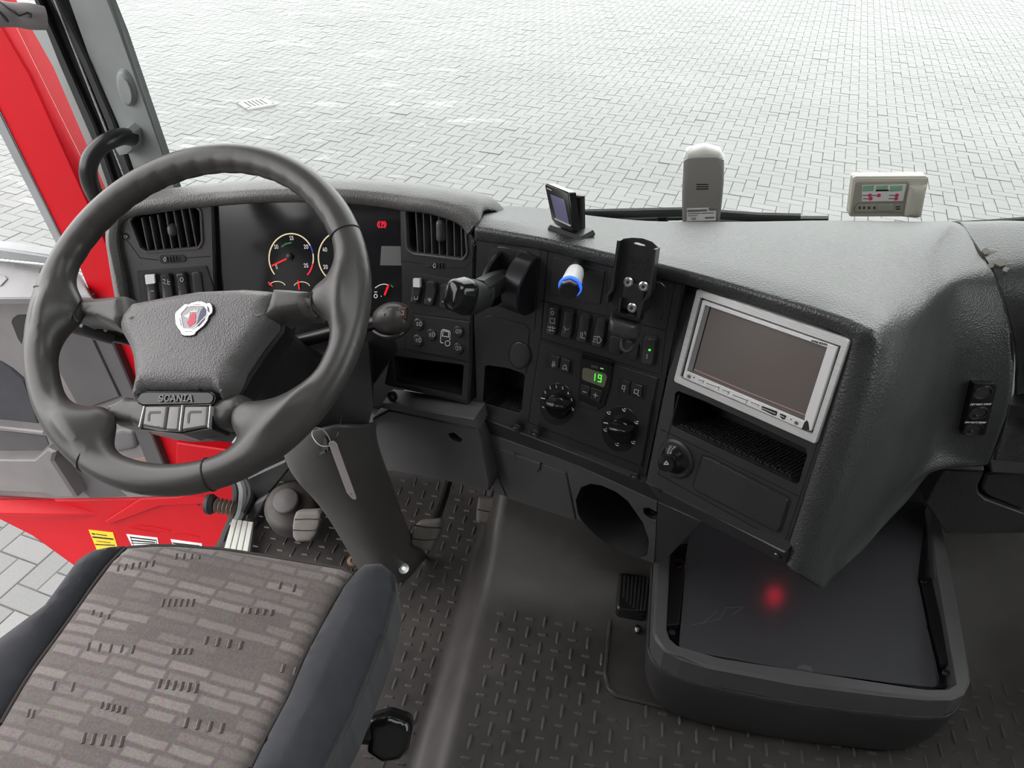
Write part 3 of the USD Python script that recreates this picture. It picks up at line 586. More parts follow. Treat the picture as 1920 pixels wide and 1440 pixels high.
# ---------------------------------------------------------------- lower covers under the fascia
KP = Pl(KR.at(800, 790, -0.004), KR.u, KR.n*0.9-ZUP*0.35)               # knee panel
kh = circ_uv(KP, 853, 820, 9, 8)
part(dash, 'knee_flange', PP(KP, zl((270, 560), (1100, 700), (1145, 790), (370, 622), (240, 600)), 0.004, -0.03, 0.002), M_low)
part(dash, 'knee_panel', prism2(KP, poly_px(KP, zl((330, 620), (1145, 792), (1180, 1000), (1240, 1260), (1235, 1355), (800, 1250), (380, 1170), (200, 1180), (180, 700)), 0, 0.004).difference(kh), -0.05, 0.0, 0.003), M_low, 'lighter grey knee cover under the instruments')
part(dash, 'knee_hole', pocket(KP, kh, 0.03), M_dark)
LP = Pl(CP.at(1080, 880, -0.012), CP.u, CP.n*0.93-ZUP*0.33)             # lower console cover
hole_c = Polygon(spl(LP.uv(zcu((255, 430), (300, 340), (420, 290), (560, 320), (760, 430), (900, 590), (1010, 780), (1050, 980), (1035, 1060), (960, 1110), (820, 1080), (640, 990), (440, 840), (300, 680), (250, 530))), 70, closed=True)).buffer(0)
hs = circ_uv(LP, *one(zcu, 1082, 620), 11, 13)
lowpoly = poly_px(LP, [(908, 812), (1060, 862), (1234, 942), (1232, 1000), (1228, 1058), (1200, 1048), (1100, 985), (1085, 975), (950, 932), (925, 925)], 0, 0.003)
draw = poly_px(LP, z6((155, 855), (725, 1065), (735, 1100), (800, 1440), (790, 1420), (290, 1260), (235, 1130), (160, 900)), 0, 0.002)
part(dash, 'lower_console_cover', prism2(LP, lowpoly.difference(hole_c).difference(hs).difference(draw.buffer(0.0014)), -0.02, 0.0, 0.0022), M_low, 'lower grey cover around the cup recess')
part(dash, 'cup_recess', pocket(LP, hole_c, 0.13, slant=0.25), M_dark, 'deep round recess in the lower cover')
part(dash, 'screw_well', pocket(LP, hs, 0.02), M_dark)
part(dash, 'screw', lathe([(0.005, 0), (0.005, 0.002), (0.0035, 0.003), (0, 0.003)], LP.at(*one(zcu, 1100, 600), -0.012), LP.n, 14), M_screw)
dr = part(dash, 'drawer', prism2(LP, draw, -0.02, 0.0006, 0.0015), M_low)
part(dr, 'finger_pull', prism2(LP, Polygon(LP.uv(z6((345, 925), (535, 990), (530, 1035), (510, 1050), (385, 1000), (360, 985)))).buffer(0), 0, 0.0016, 0.0006), M_low)
part(dr, 'pull_edge', seam(LP, L(z6, [(343, 922), (358, 980), (385, 1003), (510, 1052), (532, 1040), (537, 990)]), 0.0014, 0.0012), M_seam)
SW = pl3(P(1234, 942, LP.d(1234, 942)), P(1310, 980, RP.d(1310, 980)+0.06), P(1228, 1058, LP.d(1228, 1058)))
part(dash, 'cover_side', PP(SW, [(1233, 941), (1316, 978), (1252, 1046), (1228, 1060)], 0, -0.02, 0.001), M_dash)

# ---------------------------------------------------------------- instrument panel
clu = thing('instrument_panel', 'black instrument panel with round dials and air vents behind the steering wheel', 'instrument panel', KR.at(800, 720, -0.1))
lv = z3((165, 320), (205, 285), (640, 222), (672, 250), (684, 470), (660, 512), (290, 542), (245, 515)); rv_ = z4((488, 118), (890, 192), (930, 280), (942, 460), (910, 500), (540, 455), (498, 420))
lvp = poly_px(KL, lv, 0, 0.006); rvp = poly_px(KR, rv_, 0, 0.008)
slot_h = poly_px(KR, zl((370, 130), (1000, 215), (1005, 240), (985, 485), (400, 365)), 0, 0.002)
part(clu, 'left_fascia', prism2(KL, poly_px(KL, [(212, 431), (216, 412), (240, 394), (300, 382), (398, 372), (404, 600), (262, 632)], 0, 0.004).difference(lvp), -0.05, 0, 0.002), M_clusgrey, 'left fascia with an air vent', smooth=30)
part(clu, 'right_fascia', prism2(KR, poly_px(KR, [(749, 380), (830, 392), (868, 412), (884, 436), (888, 445), (886, 600), (884, 690), (879, 758), (720, 722), (736, 640), (753, 560)], 0, 0.003).difference(rvp).difference(slot_h), -0.05, 0, 0.0015), M_fascia, 'right fascia with an air vent, switches and a slot')
for pl, op, z, cols, tab in ((KL, lvp, z3, [((252, 300), (302, 540)), ((310, 290), (358, 535)), ((367, 275), (415, 532)), ((425, 262), (474, 528)), ((482, 250), (533, 520)), ((540, 240), (592, 515)), ((595, 232), (648, 512))], ((415, 285), (470, 280), (500, 430), (445, 445))),
                             (KR, rvp, z4, [((560, 140), (575, 455)), ((616, 150), (626, 462)), ((672, 160), (682, 468)), ((731, 170), (738, 475)), ((790, 180), (795, 482)), ((846, 195), (851, 490)), ((900, 215), (905, 492))], ((712, 200), (770, 205), (772, 375), (715, 380)))):
    v = part(clu, 'air_vent', prism2(pl, op.buffer(0.0035, quad_segs=4).difference(op.buffer(-0.0008)), -0.004, 0.0024, 0.0012), M_clusgrey)
    part(v, 'vent_box', pocket(pl, op.buffer(-0.0005), 0.055), M_dark)
    for a, b in cols: part(v, 'slat', prism2(pl, LineString(pl.uv(z(a, b), -0.004)).buffer(0.0011, cap_style='flat').intersection(op), -0.03, -0.003, 0.0004), M_slat)
    part(v, 'slat_bar', prism2(pl, LineString(pl.uv(z(*((230, 420), (670, 370)) if pl is KL else ((500, 290), (935, 345))), -0.02)).buffer(0.0016).intersection(op), -0.034, -0.026, 0.0004), M_black)
    part(v, 'thumb_tab', pillow(pl, rnd(Polygon(pl.uv(z(*tab), 0.0)), 0.006), -0.004, 0.006, 0.005, 0.003, -0.012), M_slat)
# hood: grained rolled edge over the panel
def hoodcol(F, N, C, pl, bk, up=0.0):
    f = pl.at(*F, -0.001); d = (f-CAM)@FWD; n = P(*N, d-0.014); c = P(*C, d+0.004); hb = nz(-pl.n*[1, 1, 0])
    return [f, n, c, c+hb*bk*0.35-ZUP*0.013, c+hb*bk-ZUP*0.085]
H = np.array([hoodcol(*a) for a in [((246, 600), (236, 602), (232, 596), KL, 0.10), ((233, 530), (224, 532), (219, 526), KL, 0.10), ((219, 470), (212, 466), (208, 455), KL, 0.10), ((216, 432), (213, 424), (211, 413), KL, 0.10), ((226, 411), (222, 402), (224, 391), KL, 0.11), ((262, 397), (258, 387), (266, 374), KL, 0.12),
     ((330, 386), (328, 377), (338, 362), KL, 0.13), ((400, 380), (400, 370), (408, 355), KL, 0.13), ((480, 374), (480, 364), (486, 350), IP, 0.13), ((560, 372), (560, 362), (564, 348), IP, 0.13), ((640, 374), (640, 363), (644, 349), IP, 0.13), ((700, 380), (702, 368), (708, 353), IP, 0.13), ((755, 388), (758, 376), (766, 358), KR, 0.13),
     ((812, 396), (816, 383), (826, 366), KR, 0.13), ((850, 408), (856, 394), (866, 374), KR, 0.13), ((872, 422), (880, 408), (890, 384), KR, 0.12), ((883, 438), (892, 424), (899, 398), KR, 0.10)]]).transpose(1, 0, 2)
part(clu, 'hood', shell(refine(H, 26, 120, 'p'), 0.006, flip=True), M_hood, 'grey grained hood rolled over the instruments', smooth=True)
# instruments
part(clu, 'instrument_glass', PP(IP, [(382, 383), (450, 377), (600, 374), (700, 381), (752, 390), (757, 640), (690, 735), (405, 640)], -0.012, -0.03, 0.0008), M_clus, 'glossy black instrument glass')
ih = -0.0118
def arc(pl, cx, cy, r, a0, a1, ry=None, n=40): return circ_px(cx, cy, r, ry, a0, a1, n)
dial = part(clu, 'rev_counter', ink(IP, [arc(IP, 546, 484, 41.5, 140, 328, 46)], 0.0020, ih), M_dial, 'rev counter ring')
part(dial, 'blue_band', ink(IP, [arc(IP, 546, 484, 41.5, 330, 346, 46, 8)], 0.0022, ih), M_blue); part(dial, 'ring_end', ink(IP, [arc(IP, 546, 484, 41.5, 350, 372, 46, 8)], 0.0018, ih), M_dial)
part(dial, 'red_band', ink(IP, [arc(IP, 546, 484, 41.5, 375, 402, 46, 10)], 0.0022, ih), M_redglow); part(dial, 'green_band', ink(IP, [z3((1262, 508), (1290, 488), (1328, 480))], 0.0022, ih), M_green)
part(dial, 'figures', cat(*[text(IP, s, one(z3, a-w/2, b+13), one(z3, a+w/2, b+13), 7, ih) for s, a, b, w in (('5', 1225, 655, 14), ('10', 1222, 510, 30), ('15', 1332, 447, 30), ('20', 1437, 510, 34), ('25', 1437, 645, 34))]), M_dialtxt, smooth=False)
part(dial, 'needle', ink(IP, [z3((1290, 598), (1192, 645))], 0.0026, ih+0.003), M_needle); part(dial, 'needle_hub', lathe([(0.006, 0), (0.005, 0.004), (0, 0.005)], IP.at(544, 481, ih), IP.n, 16), M_black)
dial = part(clu, 'speedometer', ink(IP, [arc(IP, 642, 482, 45, 128, 420, 49, 70)], 0.0020, ih), M_dial, 'speedometer ring')
part(dial, 'figures', cat(*[text(IP, s, one(z3, a-w/2, b+13), one(z3, a+w/2, b+13), 7, ih) for s, a, b, w in (('20', 1577, 655, 34), ('40', 1572, 530, 34), ('60', 1652, 440, 34), ('80', 1800, 470, 34))]), M_dialtxt, smooth=False)
part(dial, 'needle', ink(IP, [z3((1580, 738), (1675, 600))], 0.0026, ih+0.003), M_needle); part(dial, 'needle_hub', lathe([(0.006, 0), (0.005, 0.004), (0, 0.005)], IP.at(641, 481, ih), IP.n, 16), M_icondim)
part(clu, 'amber_telltale', ink(IP, [z3((1665, 640), (1680, 645), (1672, 670)), z3((1672, 640), (1672, 680))], 0.0016, ih), M_amber)
for cx, cy, ry, nd in ((1228, 795, 36, ((1165, 765), (1190, 790))), (1405, 800, 38, ((1378, 755), (1386, 815)))):
    g = part(clu, 'small_gauge', ink(IP, [[one(z3, cx+58*math.cos(math.radians(t)), cy+ry*math.sin(math.radians(t))) for t in range(200, 345, 12)]], 0.0012, ih), M_dial); part(g, 'needle', ink(IP, [z3(*nd)], 0.002, ih+0.002), M_needle)
g = part(clu, 'fuel_gauge', ink(IP, [z4((255, 718), (285, 698), (320, 690), (350, 696))], 0.0014, ih), M_dialtxt); part(g, 'needle', ink(IP, [z4((352, 700), (325, 770))], 0.0028, ih+0.002), M_needle); part(g, 'mark', ink(IP, [z4((375, 700), (385, 712))], 0.0022, ih), M_green)
part(g, 'pump_sign', ink(IP, [z4((250, 750), (268, 750)), [one(z4, 258+12*math.cos(t), 780+14*math.sin(t)) for t in np.linspace(0, 6.3, 12)], z4((298, 780), (300, 784))], 0.0012, ih), M_dialtxt)
part(clu, 'trip_display', PP(IP, z4((300, 405), (445, 408), (450, 552), (290, 550)), ih+0.0006, ih-0.001, 0), M_icondim, 'blank grey display'); part(clu, 'trip_display', PP(IP, z3((1535, 775), (1650, 772), (1640, 812), (1540, 808)), ih+0.0006, ih-0.001, 0), M_icon)
part(clu, 'brake_warning', cat(ink(IP, [circ_px(716, 421, 5.2, 5.5), [(716, 424), (716, 418.5), (718, 418.5), (718.5, 420), (716, 421.3)], circ_px(716, 421, 8, 8, 130, 230, 8), circ_px(716, 421, 8, 8, -50, 50, 8)], 0.0011, ih)), M_redglow, 'lit red parking brake sign', smooth=False)
# switches of the two fascias
part(clu, 'switch_plate', prism2(KL, poly_px(KL, z3((218, 682), (722, 645), (772, 800), (790, 1000), (260, 1010)), 0.001, 0.002), -0.001, 0.0018, 0.0014), M_fascia)
rocker(clu, KL, z3((275, 715), (345, 705), (372, 900), (300, 905)), cap=z3((275, 712), (345, 708), (350, 772), (283, 780)), label='switch with a white cap', icon=L(z3, [(318, 828), (340, 828)]), h=0.0018)
rocker(clu, KL, z3((385, 708), (460, 700), (490, 900), (410, 905)), icon=L(z3, [(405, 745), (420, 745), (420, 760)], [(405, 765), (430, 780)], [(440, 745), (440, 780), (455, 780)], [(440, 762), (455, 762)]), h=0.0018)
rocker(clu, KL, z3((500, 700), (570, 693), (600, 900), (525, 905)), icon=[[one(z3, 541+11*math.cos(t), 746+15*math.sin(t)) for t in np.linspace(0, 6.3, 14)]], h=0.0018)
part(clu, 'blank_cover', pillow(KL, rnd(Polygon(KL.uv(z3((612, 690), (685, 684), (712, 900), (640, 905)))), 0.004), 0.0018, 0.004, 0.002, 0.004, 0), M_fascia)
for pl, z, q, n in ((KL, z3, ((378, 572), (568, 565), (575, 620), (385, 632)), 7), (KR, z4, ((618, 510), (800, 540), (812, 590), (630, 562)), 7)):
    k = part(clu, 'thumb_wheel_slot', prism2(pl, rnd(Polygon(pl.uv(z(*q))), 0.005), -0.002, 0.0012, 0.0006), M_dark); w2 = np.array(pl.uv(z(*q), 0.002)); a = w2[0]*0.5+w2[3]*0.5; b = w2[1]*0.5+w2[2]*0.5
    part(k, 'thumb_wheel', cat(*[prism2(pl, LineString([a+(b-a)*(t-0.035), a+(b-a)*(t+0.035)]).buffer(0.0045, cap_style='flat'), 0.0005, 0.0035-0.03*(t-0.5)**2, 0.0006) for t in np.linspace(0.18, 0.82, n)]), M_switch)
    part(k, 'zero', ink(pl, [[tuple(x) for x in circ_px(*one(z, *((420, 600) if pl is KL else (698, 552))), 2.2, 3.6)]], 0.0009, 0.0037), M_icon)
screw(clu, KL, *one(z3, 140, 435), 5.5); screw(clu, KR, *one(z4, 990, 375), 5)
for pl, z, l in ((KL, z3, [(100, 400), (190, 520), (240, 590), (370, 605)]), (KL, z3, [(570, 590), (745, 578)]), (KR, z4, [(450, 517), (620, 540)]), (KR, z4, [(812, 570), (930, 570), (980, 520), (995, 410)])): part(clu, 'vent_moulding_line', seam(pl, L(z, l), 0.001), M_seam)
part(clu, 'switch_plate', prism2(KR, poly_px(KR, z4((490, 597), (1030, 690), (1020, 800), (970, 968), (490, 905)), 0.001, 0.001), -0.001, 0.0018, 0.0014), M_fascia)
rocker(clu, KR, z4((537, 650), (590, 648), (607, 725), (575, 835), (523, 825)), cap=z4((540, 648), (592, 650), (592, 716), (540, 712)), label='switch with a white cap', icon=L(z4, [(545, 785), (550, 805), (570, 805), (575, 785)]), h=0.0018)
rocker(clu, KR, z4((640, 668), (708, 675), (715, 742), (690, 850), (624, 840)), icon=L(z4, [(650, 800), (660, 820), (675, 800)], [(660, 795), (670, 820)]), h=0.0018)
rocker(clu, KR, z4((745, 690), (808, 700), (815, 772), (800, 872), (738, 862)), icon=L(z4, [(755, 820), (775, 830), (785, 820), (770, 812)], [(785, 850), (800, 835)]), h=0.0018)
rocker(clu, KR, z4((856, 712), (922, 722), (930, 800), (912, 890), (848, 880)), h=0.0018, cap=z4((850, 862), (912, 872), (912, 890), (848, 882)), label='switch mostly behind the lever')
lp = part(clu, 'light_switch_plate', prism2(KR, poly_px(KR, z4((490, 912), (970, 975), (965, 1275), (490, 1180)), 0.001, 0.001), -0.001, 0.0018, 0.0014), M_fascia)
for i, (a, b) in enumerate(((582, 990), (577, 1112), (678, 1070), (882, 1045), (880, 1172))):
    c = one(z4, a, b); k = part(clu, 'light_button', pillow(KR, circ_uv(KR, *c, 9.2, 10, 0.002), 0.0018, 0.0052, 0.003, 0.003, 0), M_switch)
    ic = [circ_px(c[0]+2.5, c[1], 3.2, 3.6, -100, 100, 9)+[(c[0]+1.5, c[1]-3.5), (c[0]+1.5, c[1]+3.5)], [(c[0]-4.5, c[1]-2.5), (c[0]-1, c[1]-2.5)], [(c[0]-4.5, c[1]), (c[0]-1, c[1])], [(c[0]-4.5, c[1]+2.5), (c[0]-1, c[1]+2.5)]]
    if i > 2: ic = [[(2*c[0]-x, y) for x, y in l] for l in ic]
    part(k, 'sign', ink(KR, ic, 0.0008, 0.0054), M_icon)
part(lp, 'truck_sign', ink(KR, L(z4, [(748, 1130), (743, 1120), (752, 1038), (765, 1030), (810, 1042), (817, 1055), (814, 1110)], [(748, 1130), (765, 1132)], [(758, 1080), (765, 1040), (805, 1050), (805, 1088), (760, 1080)])+[circ_px(*one(z4, 797, 1135), 4.6, 5)], 0.0011, 0.0019), M_white)
k = part(clu, 'storage_slot', pocket(KR, slot_h, 0.09), M_dark, 'dark storage slot'); part(k, 'slot_lip', prism2(KR, LineString(KR.uv(zl((415, 365), (985, 484)), -0.004)).buffer(0.0014), -0.008, -0.002, 0.0005), M_silver, 'pale lip of the slot')
part(clu, 'seam', seam(KR, L(zl, [(370, 60), (1060, 190)], [(1060, 190), (1040, 540), (700, 480)]), 0.0012), M_seam)
screw(clu, KR, *one(zl, 358, 498), 6); screw(clu, KR, *one(zl, 982, 632), 6)
# ---------------------------------------------------------------- centre console
con = thing('centre_console', 'black centre console fascia angled to the driver, with rocker switches and storage recesses', 'console', CP.at(1050, 830, -0.1))
slotp = poly_px(CP, z6((118, 268), (150, 258), (300, 280), (415, 332), (388, 590), (370, 612), (130, 550), (105, 530)), 0, 0.004)
cpoly = poly_px(CP, [(894, 446), (1027, 467), (1136, 495), (1245, 520), (1284, 534), (1208, 903), (1100, 860), (985, 814), (894, 778), (888, 600)], 0, 0.001)
part(con, 'switch_fascia', prism2(CP, cpoly.difference(slotp), -0.05, 0, 0.001), M_fascia, 'left fascia with lever, switches and climate panel')
k = part(con, 'storage_recess', pocket(CP, slotp, 0.06), M_dark, 'open storage recess under the round cap')
E1 = CP.at(*one(z6, 118, 560), -0.003); E2 = CP.at(*one(z6, 385, 610), -0.003)
FL = Pl(E1+ZUP*0.002, E2-E1, np.cross(E2-E1, -CP.n)); bq = [E1, E2, E2-CP.n*0.055, E1-CP.n*0.055]
part(k, 'ribbed_mat', cat(*[box((E1*(1-t)+E2*t)-CP.n*0.028+ZUP*0.0025, (0.0018, 0.054, 0.0022), np.stack([nz(E2-E1), CP.n, np.cross(nz(E2-E1), CP.n)])) for t in np.linspace(0.04, 0.96, 18)]), M_switch, 'ribbed mat on the floor of the recess', 'stuff')
part(con, 'upper_left_frame', seam(CP, L(zg, [(165, 195), (965, 335), (880, 1430)], [(975, 335), (1060, 350), (975, 1430)], [(150, 1050), (850, 1200)]), 0.0012), M_seam)
lf = Polygon(CP.uv(z6((95, -40), (120, -105), (160, -118), (420, -50), (455, -10), (430, 330), (300, 282), (150, 258), (112, 268)))).buffer(0)
part(con, 'recess_plate', prism2(CP, rnd(lf, 0.006), -0.001, 0.0012, 0.0008), M_fascia, 'plate under the lever')
part(con, 'round_cap', pillow(CP, ell_px(CP, *one(z6, 380, 182), 19.5, 25, -8, 0.001), 0.001, 0.0035, 0.0025, 0.004, 0), M_switch)
part(con, 'cap_ring', prism2(CP, ell_px(CP, *one(z6, 378, 184), 21.5, 27, -8, 0.001).difference(ell_px(CP, *one(z6, 380, 182), 20, 25.5, -8, 0.001)), 0, 0.0016, 0), M_dark)
# upper modules and switches of the console
part(con, 'blank_panel', prism2(CP, poly_px(CP, z5((215, 612), (592, 708), (556, 956), (190, 880)), 0.001, 0.003), 0, 0.0018, 0.0014), M_fascia)
part(con, 'blank_panel', prism2(CP, poly_px(CP, z5((600, 690), (740, 730), (700, 1000), (590, 985)), 0.001, 0.002), 0, 0.0018, 0.0014), M_fascia)
part(con, 'blank_panel', prism2(CP, poly_px(CP, z5((880, 770), (990, 795), (1022, 825), (1000, 1040), (975, 1070), (850, 1045)), 0.001, 0.004), 0, 0.0018, 0.0014), M_fascia)
part(con, 'frame_seam', seam(CP, L(z5, [(182, 560), (130, 1190), (1035, 1470)], [(135, 925), (1020, 1135)], [(1085, 790), (1020, 1130), (985, 1440)], [(1140, 800), (1040, 1440)], [(1085, 790), (1140, 805)]), 0.0012), M_seam)
rocker(con, CP, z5((192, 962), (265, 972), (238, 1172), (166, 1155)), icon=L(z5, [(200, 978), (228, 985)], [(198, 1050), (228, 1052), (226, 1085), (196, 1080), (198, 1050)], [(180, 1110), (230, 1120)], [(180, 1130), (225, 1140)], [(195, 1105), (195, 1140)], [(212, 1105), (212, 1140)])+[circ_px(*one(z5, 212, 1010), 2.6, 3.2)])
rocker(con, CP, z5((302, 985), (370, 1000), (350, 1190), (272, 1175)), icon=L(z5, [(295, 1110), (305, 1130), (325, 1125)], [(305, 1125), (300, 1145)]))
rocker(con, CP, z5((415, 1015), (487, 1030), (460, 1222), (382, 1205)), icon=L(z5, [(415, 1150), (412, 1185), (440, 1192)], [(440, 1145), (448, 1165)], [(425, 1150), (425, 1180)]))
rocker(con, CP, z5((530, 1045), (602, 1062), (570, 1257), (490, 1237)), icon=L(z5, [(530, 1180), (545, 1180), (560, 1205), (545, 1225), (530, 1225), (530, 1180)], [(505, 1178), (522, 1182)], [(503, 1195), (520, 1198)], [(500, 1212), (518, 1216)]))
for q in (((622, 1165), (712, 1185), (697, 1312), (612, 1292)), ((738, 1200), (832, 1225), (815, 1352), (733, 1332))):
    part(con, 'switch_blank', pillow(CP, rnd(Polygon(CP.uv(z5(*q), 0.001)), 0.004), 0.0004, 0.003, 0.002, 0.004, 0), M_fascia)
r = rocker(con, CP, z5((865, 1180), (958, 1186), (930, 1377), (842, 1360)), icon=L(z5, [(885, 1305), (882, 1335)]), label='switch with a lit green spot')
part(r, 'lit_spot', prism2(CP, circ_uv(CP, *one(z5, 902, 1274), 2.2, 1.8, 0.007), 0.006, 0.0078, 0), M_seg)
# flange with screws under the console
FP = Pl(CP.at(1050, 845, 0.003), CP.u, CP.n-ZUP*0.45)
part(con, 'flange', PP(FP, [(893, 780), (985, 815), (1100, 860), (1209, 905), (1238, 930), (1234, 941), (1085, 874), (990, 840), (905, 806)], 0, -0.02, 0.0015), M_fascia)
FR = Pl(RP.at(1340, 970, 0.003), RP.u, RP.n-ZUP*0.45)
part(con, 'flange', PP(FR, [(1209, 903), (1340, 968), (1472, 1036), (1478, 1062), (1350, 996), (1236, 940)], 0, -0.02, 0.0015), M_fascia)
for q in (one(z6, 98, 655), one(z6, 350, 735), one(z6, 495, 780), (1190, 895)): screw(con, FP, *q, 5)
for q in ((1233, 914), (1457, 1040)): screw(con, FR, *q, 5)
# right fascia with recess, ashtray and joystick
hole_r = poly_px(RP, z7((165, 588), (180, 580), (300, 628), (770, 848), (774, 880), (738, 1000), (725, 1010), (152, 740)), 0, 0.002)
rpoly = poly_px(RP, [(1287, 536), (1393, 562), (1510, 599), (1601, 637), (1597, 660), (1473, 1037), (1340, 970), (1211, 905), (1240, 760)], 0, 0.001)
part(con, 'radio_fascia', prism2(RP, rpoly.difference(hole_r), -0.05, 0, 0.001), M_fascia, 'right fascia around the radio')
part(con, 'frame_seam', seam(RP, L(z7, [(205, 85), (18, 1000)], [(165, 70), (-15, 990)], [(100, 758), (745, 1072)], [(180, 600), (85, 960)], [(85, 965), (672, 1290)], [(985, 340), (672, 1290)]), 0.0013), M_seam)
k = part(con, 'open_recess', pocket(RP, hole_r, 0.075), M_dark, 'open recess under the radio')
E1 = RP.at(*one(z7, 158, 742), -0.004); E2 = RP.at(*one(z7, 722, 1006), -0.004); eu = nz(E2-E1); en = nz(np.cross(eu, -RP.n)); en = en if en[2] > 0 else -en
part(k, 'recess_mat', hull([p+en*s*0.0006+en*0.002 for p in (E1+eu*0.004, E2-eu*0.004, E1+eu*0.004-RP.n*0.07, E2-eu*0.004-RP.n*0.07) for s in (-1, 1)]), M_black)
el = np.linalg.norm(E2-E1)
part(k, 'mat_knobs', cat(*[box(E1+eu*(0.008+i*0.0048)-RP.n*(0.006+j*0.0048+(i % 2)*0.0024)+en*0.0034, (0.0026, 0.0026, 0.002), np.stack([eu, RP.n, en])) for i in range(int((el-0.012)/0.0048)) for j in range(13)]), M_black, 'small knobs of the recess mat', 'stuff')
ash = Polygon(RP.uv(z7((292, 880), (330, 890), (690, 1075), (697, 1090), (655, 1225), (640, 1232), (258, 1035), (252, 1015)))).buffer(0)
part(con, 'ashtray_gap', prism2(RP, ash.buffer(0.0020), -0.001, 0.0003, 0), M_seam)
a = part(con, 'ashtray_door', prism2(RP, rnd(ash, 0.004), 0, 0.0026, 0.0016), M_fascia); part(a, 'pull_line', seam(RP, L(z7, [(375, 918), (372, 955), (400, 990), (560, 1068), (592, 1070), (607, 1038)]), 0.0011, 0.002), M_seam)
jc = one(z7, 168, 893); c0 = RP.at(*jc); ax = RP.n
j = part(con, 'joystick', lathe([(0.027, 0), (0.027, 0.002), (0.024, 0.004), (0.0, 0.004)], c0, ax, 28), M_fascia, 'small mirror joystick')
tip = P(*one(z7, 122, 915), (c0-CAM)@FWD-0.03); jd = tip-c0
part(j, 'gaiter', lathe([(0.019, 0.003), (0.019, 0.006), (0.016, 0.008), (0.017, 0.010), (0.013, 0.013), (0.014, 0.015), (0.008, 0.019), (0.006, 0.02)], c0, nz(ax+nz(jd)*0.5), 24), M_gloss)
part(j, 'stick', sweep([c0+jd*0.25, c0+jd*0.6, c0+jd*0.85], 0.0065, 14), M_gloss)
part(j, 'knob', lathe([(0.006, -0.014), (0.0105, -0.010), (0.0115, -0.002), (0.0105, 0.003), (0.0, 0.004)], tip, nz(jd), 20), M_gloss)
tp = Pl(tip+nz(jd)*0.0045, RP.u, jd); part(j, 'knob_sign', ink(tp, L(z7, [(112, 920), (122, 905), (132, 920), (112, 920)]), 0.0012, 0.0), M_icon)
part(j, 'lettering', text(RP, 'ADJUST', one(z7, 133, 965), one(z7, 190, 972), 4, 0.001), M_icondim, smooth=False)

# ---------------------------------------------------------------- climate panel
cl = thing('climate_panel', 'black climate control panel with two rotary knobs and a green digital display', 'climate control', CP.at(1100, 800, 0.0))
part(cl, 'panel', prism2(CP, poly_px(CP, z6((532, 68), (1418, 355), (1300, 1020), (442, 684)), 0.001, 0.0015), -0.004, 0.0022, 0.0015), M_fascia)
part(cl, 'panel_gap', seam(CP, L(z6, [(532, 68), (1418, 355), (1300, 1020), (442, 684), (532, 68)]), 0.0018, 0.0), M_seam)
H1 = 0.0022
def push(q, icon, z=z6):
    b = part(cl, 'push_button', prism2(CP, rnd(Polygon(CP.uv(z(*q), H1+0.003)), 0.0012), H1-0.001, H1+0.0032, 0.0009), M_switch); part(b, 'sign', ink(CP, icon, 0.0009, H1+0.0034), M_icon)
for fr in (((582, 165), (600, 160), (772, 222), (768, 325), (745, 318), (575, 268)), ((1128, 352), (1145, 350), (1328, 412), (1312, 515), (1295, 510), (1118, 455))):
    part(cl, 'button_frame', prism2(CP, Polygon(CP.uv(z6(*fr), H1)).buffer(0.0012), H1-0.001, H1+0.0006, 0.0003), M_dark)
push(((610, 180), (676, 202), (668, 290), (600, 268)), L(z6, [(628, 230), (622, 270)], [(640, 232), (634, 272)], [(618, 250), (645, 258)]))
push(((684, 205), (756, 228), (750, 318), (676, 294)), L(z6, [(705, 265), (725, 255), (730, 280), (712, 290), (700, 285), (705, 265)], [(728, 288), (735, 296)]))
push(((1140, 365), (1206, 388), (1198, 478), (1130, 455)), L(z6, [(1150, 410), (1170, 415), (1165, 440), (1145, 435), (1150, 410)], [(1160, 445), (1160, 460)]))
push(((1214, 390), (1300, 418), (1290, 508), (1206, 480)), L(z6, [(1240, 440), (1270, 448), (1262, 475), (1235, 468), (1240, 440)], [(1262, 480), (1272, 490)]))
part(cl, 'display_housing', prism2(CP, poly_px(CP, z6((838, 172), (1085, 240), (1060, 420), (1018, 560), (975, 580), (820, 520)), H1, 0.003), H1-0.001, H1+0.0022, 0.0009), M_black)
part(cl, 'glossy_strip', prism2(CP, Polygon(CP.uv(z6((850, 165), (1080, 232), (1070, 262), (845, 205)), H1+0.002)), H1, H1+0.0034, 0.0006), M_gloss)
part(cl, 'display_caption', text(CP, 'AUTO', one(z6, 912, 272), one(z6, 965, 286), 4.0, H1+0.0024), M_icondim, smooth=False)
part(cl, 'lit_mark', ink(CP, L(z6, [(985, 282), (1003, 287)]), 0.0012, H1+0.0024), M_seg)
part(cl, 'display_glass', prism2(CP, poly_px(CP, z6((850, 280), (880, 278), (1020, 322), (1038, 345), (1015, 420), (1000, 425), (845, 365)), H1+0.002, 0.003), H1, H1+0.0026, 0.0005), M_lcd)
def seg7(ch, c, w, h, sl=(0.10, 1.0)):
    P_ = lambda x, y: (c[0]+x*w+(-y)*h*0.10, c[1]+y*h+x*w*0.30)
    s = {'a': ((-.5, -1), (.5, -1)), 'b': ((.5, -1), (.5, 0)), 'c': ((.5, 0), (.5, 1)), 'd': ((-.5, 1), (.5, 1)), 'e': ((-.5, 0), (-.5, 1)), 'f': ((-.5, -1), (-.5, 0)), 'g': ((-.5, 0), (.5, 0))}
    return [[P_(*a), P_(*b)] for k, (a, b) in s.items() if k in {'1': 'bc', '9': 'abcdfg'}[ch]]
part(cl, 'green_digits', ink(CP, seg7('1', one(z6, 932, 346), 5, 6.2)+seg7('9', one(z6, 978, 358), 5.5, 6.2), 0.0013, H1+0.0028), M_seg, 'green figures 19')
